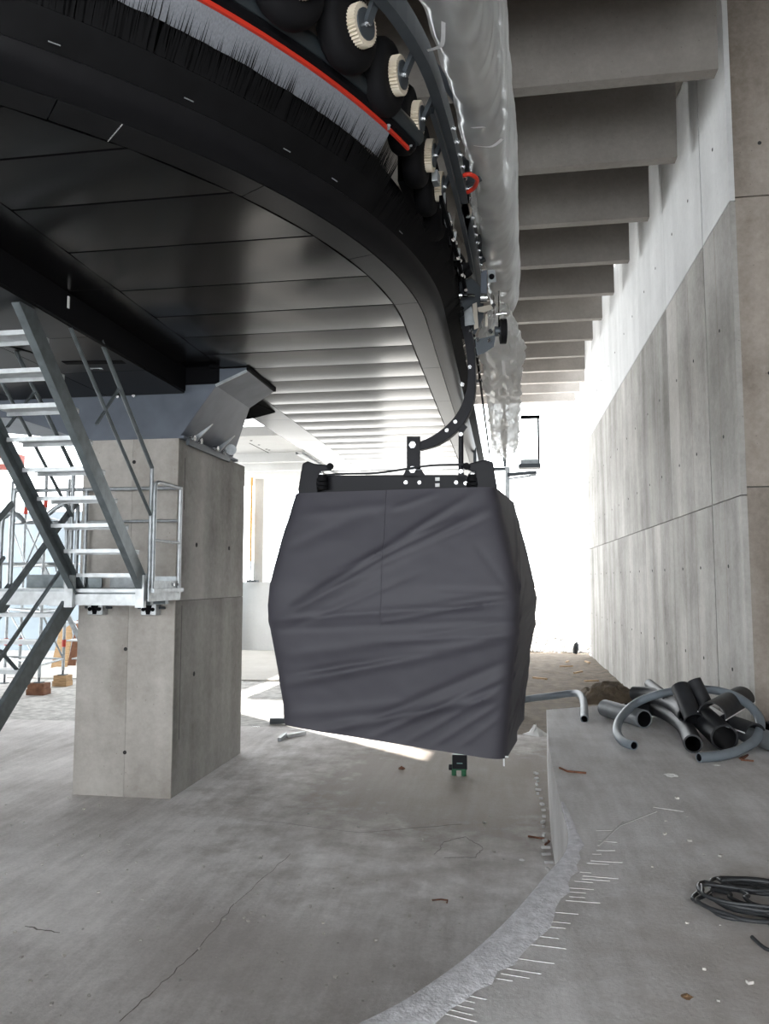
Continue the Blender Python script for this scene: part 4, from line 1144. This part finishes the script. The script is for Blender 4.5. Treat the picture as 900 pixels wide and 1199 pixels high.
# inner access ladder of the scaffold
for k in range(5):
    z = -.3 + k * .42; MB().box(-10.2 - k * .22, -9.7 - k * .22, 17.2, 17.7, z, z + .03).build('ladder_tread', 'galvanised_bright', sc)
MB().bar((-9.6, 17.2, -.5), (-11.2, 17.2, 2.2), .04, .12).build('ladder_stringer', 'galvanised', sc)
for i, (px, py, lab, mt, w) in enumerate(((45, 813, 'dark reddish wooden block under the nearer scaffold leg', 'wood_dark', .40), (73, 803, 'brown wooden block under the scaffold leg nearest the pillar', 'wood', .34))):
    p = onz(px, py, ZF); b_ = thing('wooden_block', lab, 'block', (p.x, p.y, ZF), 'wooden blocks under the scaffold legs')
    MB().box(p.x - w / 2, p.x + w / 2, p.y - .14, p.y + .14, ZF, ZF + .12).build('timber', mt, b_, bevel=.008)
    MB().box(p.x - w / 2 + .02, p.x + w / 2 - .01, p.y - .13, p.y + .13, ZF + .121, ZF + .24).build('timber', mt, b_, bevel=.008)
# leaning plywood offcuts near the pillar
for i, (xa, xb, Y, lab, mt) in enumerate(((60, 78, 19.5, 'light plywood offcut leaning behind the scaffold leg', 'wood'), (79, 88, 19.8, 'darker timber offcut leaning next to the plywood', 'wood_dark'))):
    a = onz(xa, 778, ZF); b = onz(xb, 778, ZF)
    a = ony(xa, 760, Y); b = ony(xb, 760, Y)
    pl = [(0, 0), (1, 0), (.95, .75), (.7, 1.0), (.35, .9), (.1, 1.1)]
    h = 1.15
    o = MB().prism(pl, lambda q: (a.x + (b.x - a.x) * q[0], Y + q[1] * .35, ZF + q[1] * h), lambda q: (a.x + (b.x - a.x) * q[0], Y + .05 + q[1] * .35, ZF + q[1] * h)).build('timber_offcut', mt)
    tag(o, lab, 'timber')
rb = ybox('steel_beam', 'red_steel', -60, 22, 534, 549, 22.0, .3, None)
tag(rb, 'rust-red steel beam high behind the scaffold', 'beam')
ybox('web_plate', 'plinth_concrete', -60, 21, 538, 543, 21.97, .03, rb)
tp_ = MB().grid([[( -22 + 13.1 * i / 24, 24.3 + .12 * wr(i * .6, j * .4, 0), ZF + 4.7 * j / 12) for i in range(25)] for j in range(13)]).build('tarpaulin', 'tarp_blue', None, smooth=True, recalc=False)
tag(tp_, 'pale blue tarpaulin hung across the opening behind the scaffold', 'tarpaulin')

# =================================================================== PIPES ON THE PLATFORM
def pipe(name, lab, pts, ro, ri, mat, n=6, cat='pipe', grp=None):
    P = spline(pts, n) if len(pts) > 2 else [Vector(p) for p in pts]
    o = MB().pipe(P, ro, ri).build(name, mat, None, smooth=True)
    MB().tube(P, ri - .001, 18, cap=False).build('shade_lining', 'void_black', o, smooth=True)  # added black lining: the shade inside the pipe put into its colour
    return tag(o, lab, cat, grp)
gp_ = 'drain pipes piled at the foot of the wall'
def zp(px, py, z): return onz(px, py, z)
pipe('drain_pipe', 'light grey drain pipe lying at the left end of the pile', [zp(708, 829, .10), zp(754, 842, .10)], .098, .084, 'pipe_grey', grp=gp_)
pipe('drain_pipe', 'black pipe bend curving to an open end in front of the pile', [zp(735, 832, .10), zp(762, 829, .10), zp(786, 838, .10), zp(802, 852, .09), zp(811, 871, .09)], .085, .070, 'pipe_black', grp=gp_)
pipe('drain_pipe', 'black curved pipe lying behind the front bend', [zp(742, 812, .22), zp(765, 814, .24), zp(790, 826, .22), zp(803, 838, .2)], .085, .070, 'pipe_black', grp=gp_)
pipe('drain_pipe', 'black pipe stub poking out at the back left of the pile', [onz(760, 801, .30), onz(782, 818, .27)], .06, .05, 'pipe_black', grp=gp_)
pipe('drain_pipe', 'upright leaning black pipe with open end in the middle of the pile', [onz(796, 804, .50), onz(812, 842, .22)], .092, .078, 'pipe_black', grp=gp_)
pipe('drain_pipe', 'slimmer leaning black pipe to the right of the middle one', [onz(812, 797, .56), onz(826, 826, .33)], .075, .063, 'pipe_black', grp=gp_)
pipe('drain_pipe', 'widest black pipe with open end at the front right of the pile', [onz(818, 836, .2), onz(848, 864, .12)], .125, .108, 'pipe_black', grp=gp_)
pipe('drain_pipe', 'dark pipe running out of the picture at the right of the pile', [onz(872, 858, .10), onz(915, 872, .10)], .09, .076, 'pipe_grey', grp=gp_)
pipe('drain_pipe', 'dark pipe end against the wall corner at the far right', [onz(897, 856, .10), onz(925, 850, .10)], .09, .076, 'pipe_black', grp=gp_)
# pipe cut open lengthwise, bright cut edges
def half_pipe(lab, a, b, r, ang):
    a = Vector(a); b = Vector(b); d = (b - a).normalized(); s1 = d.cross(Vector((0, 0, 1))).normalized(); u1 = s1.cross(d)
    rows = []
    for t in (0, 1):
        p = a.lerp(b, t)
        rows.append([p + (s1 * math.cos(ang + k * math.pi / 12) + u1 * math.sin(ang + k * math.pi / 12)) * r for k in range(13)] + [p + (s1 * math.cos(ang + k * math.pi / 12) + u1 * math.sin(ang + k * math.pi / 12)) * (r - .012) for k in range(12, -1, -1)])
    m = MB().grid(rows, closed=True); n = len(rows[0])
    for o_ in (0, n):
        for k in range(12): m.f.append((o_ + k, o_ + k + 1, o_ + n - 2 - k, o_ + n - 1 - k))
    o = m.build('half_pipe', 'pipe_black', None, smooth=True); tag(o, lab, 'pipe', 'drain pipes piled at the foot of the wall')
    e = MB().tube([rows[0][0], rows[1][0]], .006, 6).build('cut_edge', 'white_tape', o)
    e = MB().tube([rows[0][12], rows[1][12]], .006, 6).build('cut_edge', 'white_tape', o)
half_pipe('black half pipe cut lengthwise lying at the upper right of the pile', onz(833, 838, .30), onz(868, 818, .34), .13, -.2)
half_pipe('black half pipe cut lengthwise lying under the conduit loop', onz(850, 850, .16), onz(884, 862, .14), .12, .3)
# grey conduit bent to a loop over the pile
lp = [onz(742, 873, .045), onz(729, 868, .045), onz(722, 856, .07), onz(727, 840, .14), onz(745, 823, .24), onz(775, 812, .36), onz(810, 807, .43), onz(845, 810, .44), onz(872, 822, .38), onz(889, 842, .25), onz(886, 864, .13), onz(866, 878, .07), onz(842, 885, .045), onz(818, 887, .045)]
P = spline(lp, 8)
pipe('conduit', 'grey plastic conduit bent into a wide loop over the black pipes', lp, .043, .033, 'conduit_grey', 8, 'conduit')
lp = [onz(598, 822, -.05), onz(620, 818, -.02), (onz(645, 815, .05)), onz(668, 812, .10), onz(678, 813, .12), onz(683, 822, .10), onz(684, 842, .035)]
pipe('conduit', 'grey conduit reaching over the platform edge from behind the cabin', lp, .045, .035, 'conduit_grey', 8, 'conduit')
# ---- debris pile on the platform end
c = onz(712, 818, .0)
rows = []
for i in range(20):
    row = []
    for j in range(14):
        u_, v_ = i / 19 * 2 - 1, j / 13 * 2 - 1
        h = max(0, 1 - u_ * u_) * max(0, 1 - v_ * v_) * .2
        row.append((c.x + u_ * .42, c.y + .05 + v_ * .5 + u_ * .15, .0 + h + (abs(wr(u_ * 4, v_ * 4, 0)) * .07 + wr(u_ * 11, v_ * 11, 5) * .03) * (h > .01)))
    rows.append(row)
tag(MB().grid(rows).build('debris_pile', 'soil', None, smooth=False, recalc=False), 'heap of brown earth and bark beside the grey pipe', 'debris', kind='stuff')
# ---- coil of cable
co = thing('cable_coil', 'loose coil of black cable lying on the platform', 'cable', (1.1, 4.15, 0))
cc_ = onz(866, 1062, 0)
pts = []
rng = random.Random(5)
for k in range(7 * 14):
    a = k / 14 * 2 * math.pi; turn = k // 14
    rx = .27 - .02 * (turn % 3) + rng.uniform(-.02, .02); ry = .21 - .02 * (turn % 4) + rng.uniform(-.015, .015)
    ox = [0, .04, -.03, .06, .02, .09, .03][turn]; oy = [0, .05, -.04, .02, .07, -.02, .03][turn]
    if turn in (3, 5): rx *= .62; ry *= .6
    pts.append((cc_.x + .07 + ox + rx * math.cos(a + 2.6), cc_.y + oy + ry * math.sin(a + 2.6), .012 + .007 * turn + rng.uniform(0, .006)))
MB().tube(spline(pts, 3), .0095, 8).build('cable', 'cable_black', co, smooth=True)
tl = [onz(833, 1044, .02), onz(831, 1033, .02), onz(840, 1028, .02), onz(862, 1030, .02), onz(885, 1040, .02), onz(905, 1046, .02)]
MB().tube(spline(tl, 6), .0085, 8).build('cable', 'cable_black', co, smooth=True)
tl = [onz(880, 1097, .02), onz(895, 1110, .012), onz(910, 1115, .012)]
MB().tube(spline(tl, 6), .0085, 8).build('cable', 'cable_black', co, smooth=True)
tgp = [(816, 1045), (824, 1040), (829, 1038), (833, 1045), (826, 1050)]
MB().prism(tgp, lambda p: onz(*p, .03), lambda p: onz(*p, .034)).build('white_tag', 'paper', co)
# ---- rusty bar offcuts
for lab, pth, z in (('rusty bent bar lying on the platform near its edge', ((655, 899), (664, 903), (686, 905)), .008), ('rusty hooked bar lying on the lower floor', ((618, 979), (637, 982), (643, 985), (638, 989)), ZF + .008),
                    ('rusty bar offcut next to the conduit end', ((866, 888), (875, 884), (868, 890), (882, 891)), .008)):
    tag(MB().tube([onz(*p, z) for p in pth], .009, 8).build('rebar_offcut', 'rust'), lab, 'rebar')
tag(MB().tube([onz(506, 1054, ZF + .006), onz(516, 1053, ZF + .006), onz(524, 1054, ZF + .006), onz(523, 1057, ZF + .006)], .006, 8).build('rebar_offcut', 'rust'), 'small grey bent wire on the lower floor', 'wire')
# ---- scraps
def scrap(name, lab, cat, px, py, z, r, mat, h=.02, seed=1):
    rg = random.Random(seed); c = onz(px, py, z); m = MB(); rows = []
    for j in range(4):
        rows.append([(c.x + math.cos(a * math.pi / 5) * r * (1 - .28 * j) * rg.uniform(.6, 1.3), c.y + math.sin(a * math.pi / 5) * r * (1 - .28 * j) * rg.uniform(.6, 1.3), z + h * j / 3 * rg.uniform(.7, 1.2)) for a in range(10)])
    m.grid(rows, closed=True); m.f.append(tuple(30 + k for k in range(10)))
    return tag(m.build(name, mat, None), lab, cat)
scrap('plastic_bag', 'crumpled white plastic bag on the floor right of the cabin', 'bag', 627, 860, ZF, .16, 'paper', .14, 2)
scrap('paper_scrap', 'flat white scrap lying between the conduit ends', 'scrap', 786, 908, 0, .06, 'paper', .012, 3)
scrap('paper_scrap', 'tiny pale scrap below the conduit end near the pipes', 'scrap', 839, 896, 0, .035, 'paper', .008, 4)
scrap('paper_scrap', 'pale flat scrap on the brown earth near the grey pipe', 'scrap', 715, 806, .02, .12, 'paper', .02, 5)
scrap('dry_leaf', 'brown dry leaf on the platform near the bottom edge', 'leaf', 804, 1167, 0, .022, 'leaf_brown', .010, 6)
scrap('paper_scrap', 'pale crumb on the lower floor below the hooked bar', 'scrap', 611, 1007, ZF, .03, 'paper', .012, 8)
scrap('stone', 'small reddish stone on the lower floor under the cabin', 'stone', 470, 900, ZF, .05, 'rust', .03, 9)
for k, (x, y) in enumerate(((655, 780), (672, 788), (690, 776), (640, 795), (700, 797), (665, 774))):
    p = onz(x, y, ZF + .06); a = k * .9
    tag(MB().bar(p, p + Vector((math.cos(a) * .35, math.sin(a) * .35, .01)), .06, .03).build('wood_scrap', 'wood'), 'short wooden scrap on the brown earth, ' + ('nearest the cabin cover', 'second from the gravel bank on the left', 'close to the wall by the gravel', 'nearest the platform end', 'against the foot of the wall', 'at the edge of the gravel bank')[k], 'wood scrap', 'wooden scraps on the earth strip')
p = onz(673, 766, ZF)
tag(MB().lathe((p.x, p.y, ZF + .02), (.2, .2, 1), [(0, .07), (.15, .10), (.3, .08), (.38, .01)], 10).build('black_stub', 'pipe_black', None, smooth=True), 'small black stub at the foot of the gravel bank', 'stub')
# ---- green device under the cabin
p = onz(538, 908, ZF)
gd = thing('survey_device', 'small dark green box device standing on the floor under the cabin', 'device', (p.x, p.y, ZF))
MB().box(p.x - .09, p.x + .09, p.y - .05, p.y + .06, ZF + .07, ZF + .25).build('case', 'green_plastic', gd, bevel=.012)
MB().box(p.x - .085, p.x + .095, p.y - .062, p.y - .05, ZF + .09, ZF + .26).build('face_plate', 'gondola_black', gd, bevel=.004)
MB().box(p.x - .03, p.x + .04, p.y - .066, p.y - .062, ZF + .155, ZF + .165).build('marking', 'teal_box', gd)
for s_ in (-.07, .05):
    MB().disc((p.x + s_, p.y, ZF + .04), (0, 0, 1), .03, .08, 10).build('foot', 'green_plastic', gd)
MB().disc((p.x - .11, p.y - .02, ZF + .10), (1, 0, 0), .035, .04, 12).build('knob', 'gondola_black', gd)
# ---- pale metal strips and dark bar behind the cabin's left foot
a = onz(336, 862, ZF + .03); b = onz(357, 858, ZF + .03)
tag(MB().bar(a, b, .05, .05).build('metal_strip', 'galvanised_bright'), 'pale metal strip lying behind the left foot of the cabin', 'metal strip')
a = onz(327, 866, ZF + .03); b = onz(334, 860, ZF + .03)
tag(MB().bar(a, b, .05, .05).build('metal_strip', 'galvanised'), 'short pale metal strip next to the longer one behind the cabin', 'metal strip')
a = onz(316, 844, ZF + .05); b = onz(340, 844, ZF + .05)
tag(MB().bar(a, b, .08, .09).build('dark_beam', 'steel_grey'), 'dark beam end showing left of the cabin foot', 'beam')
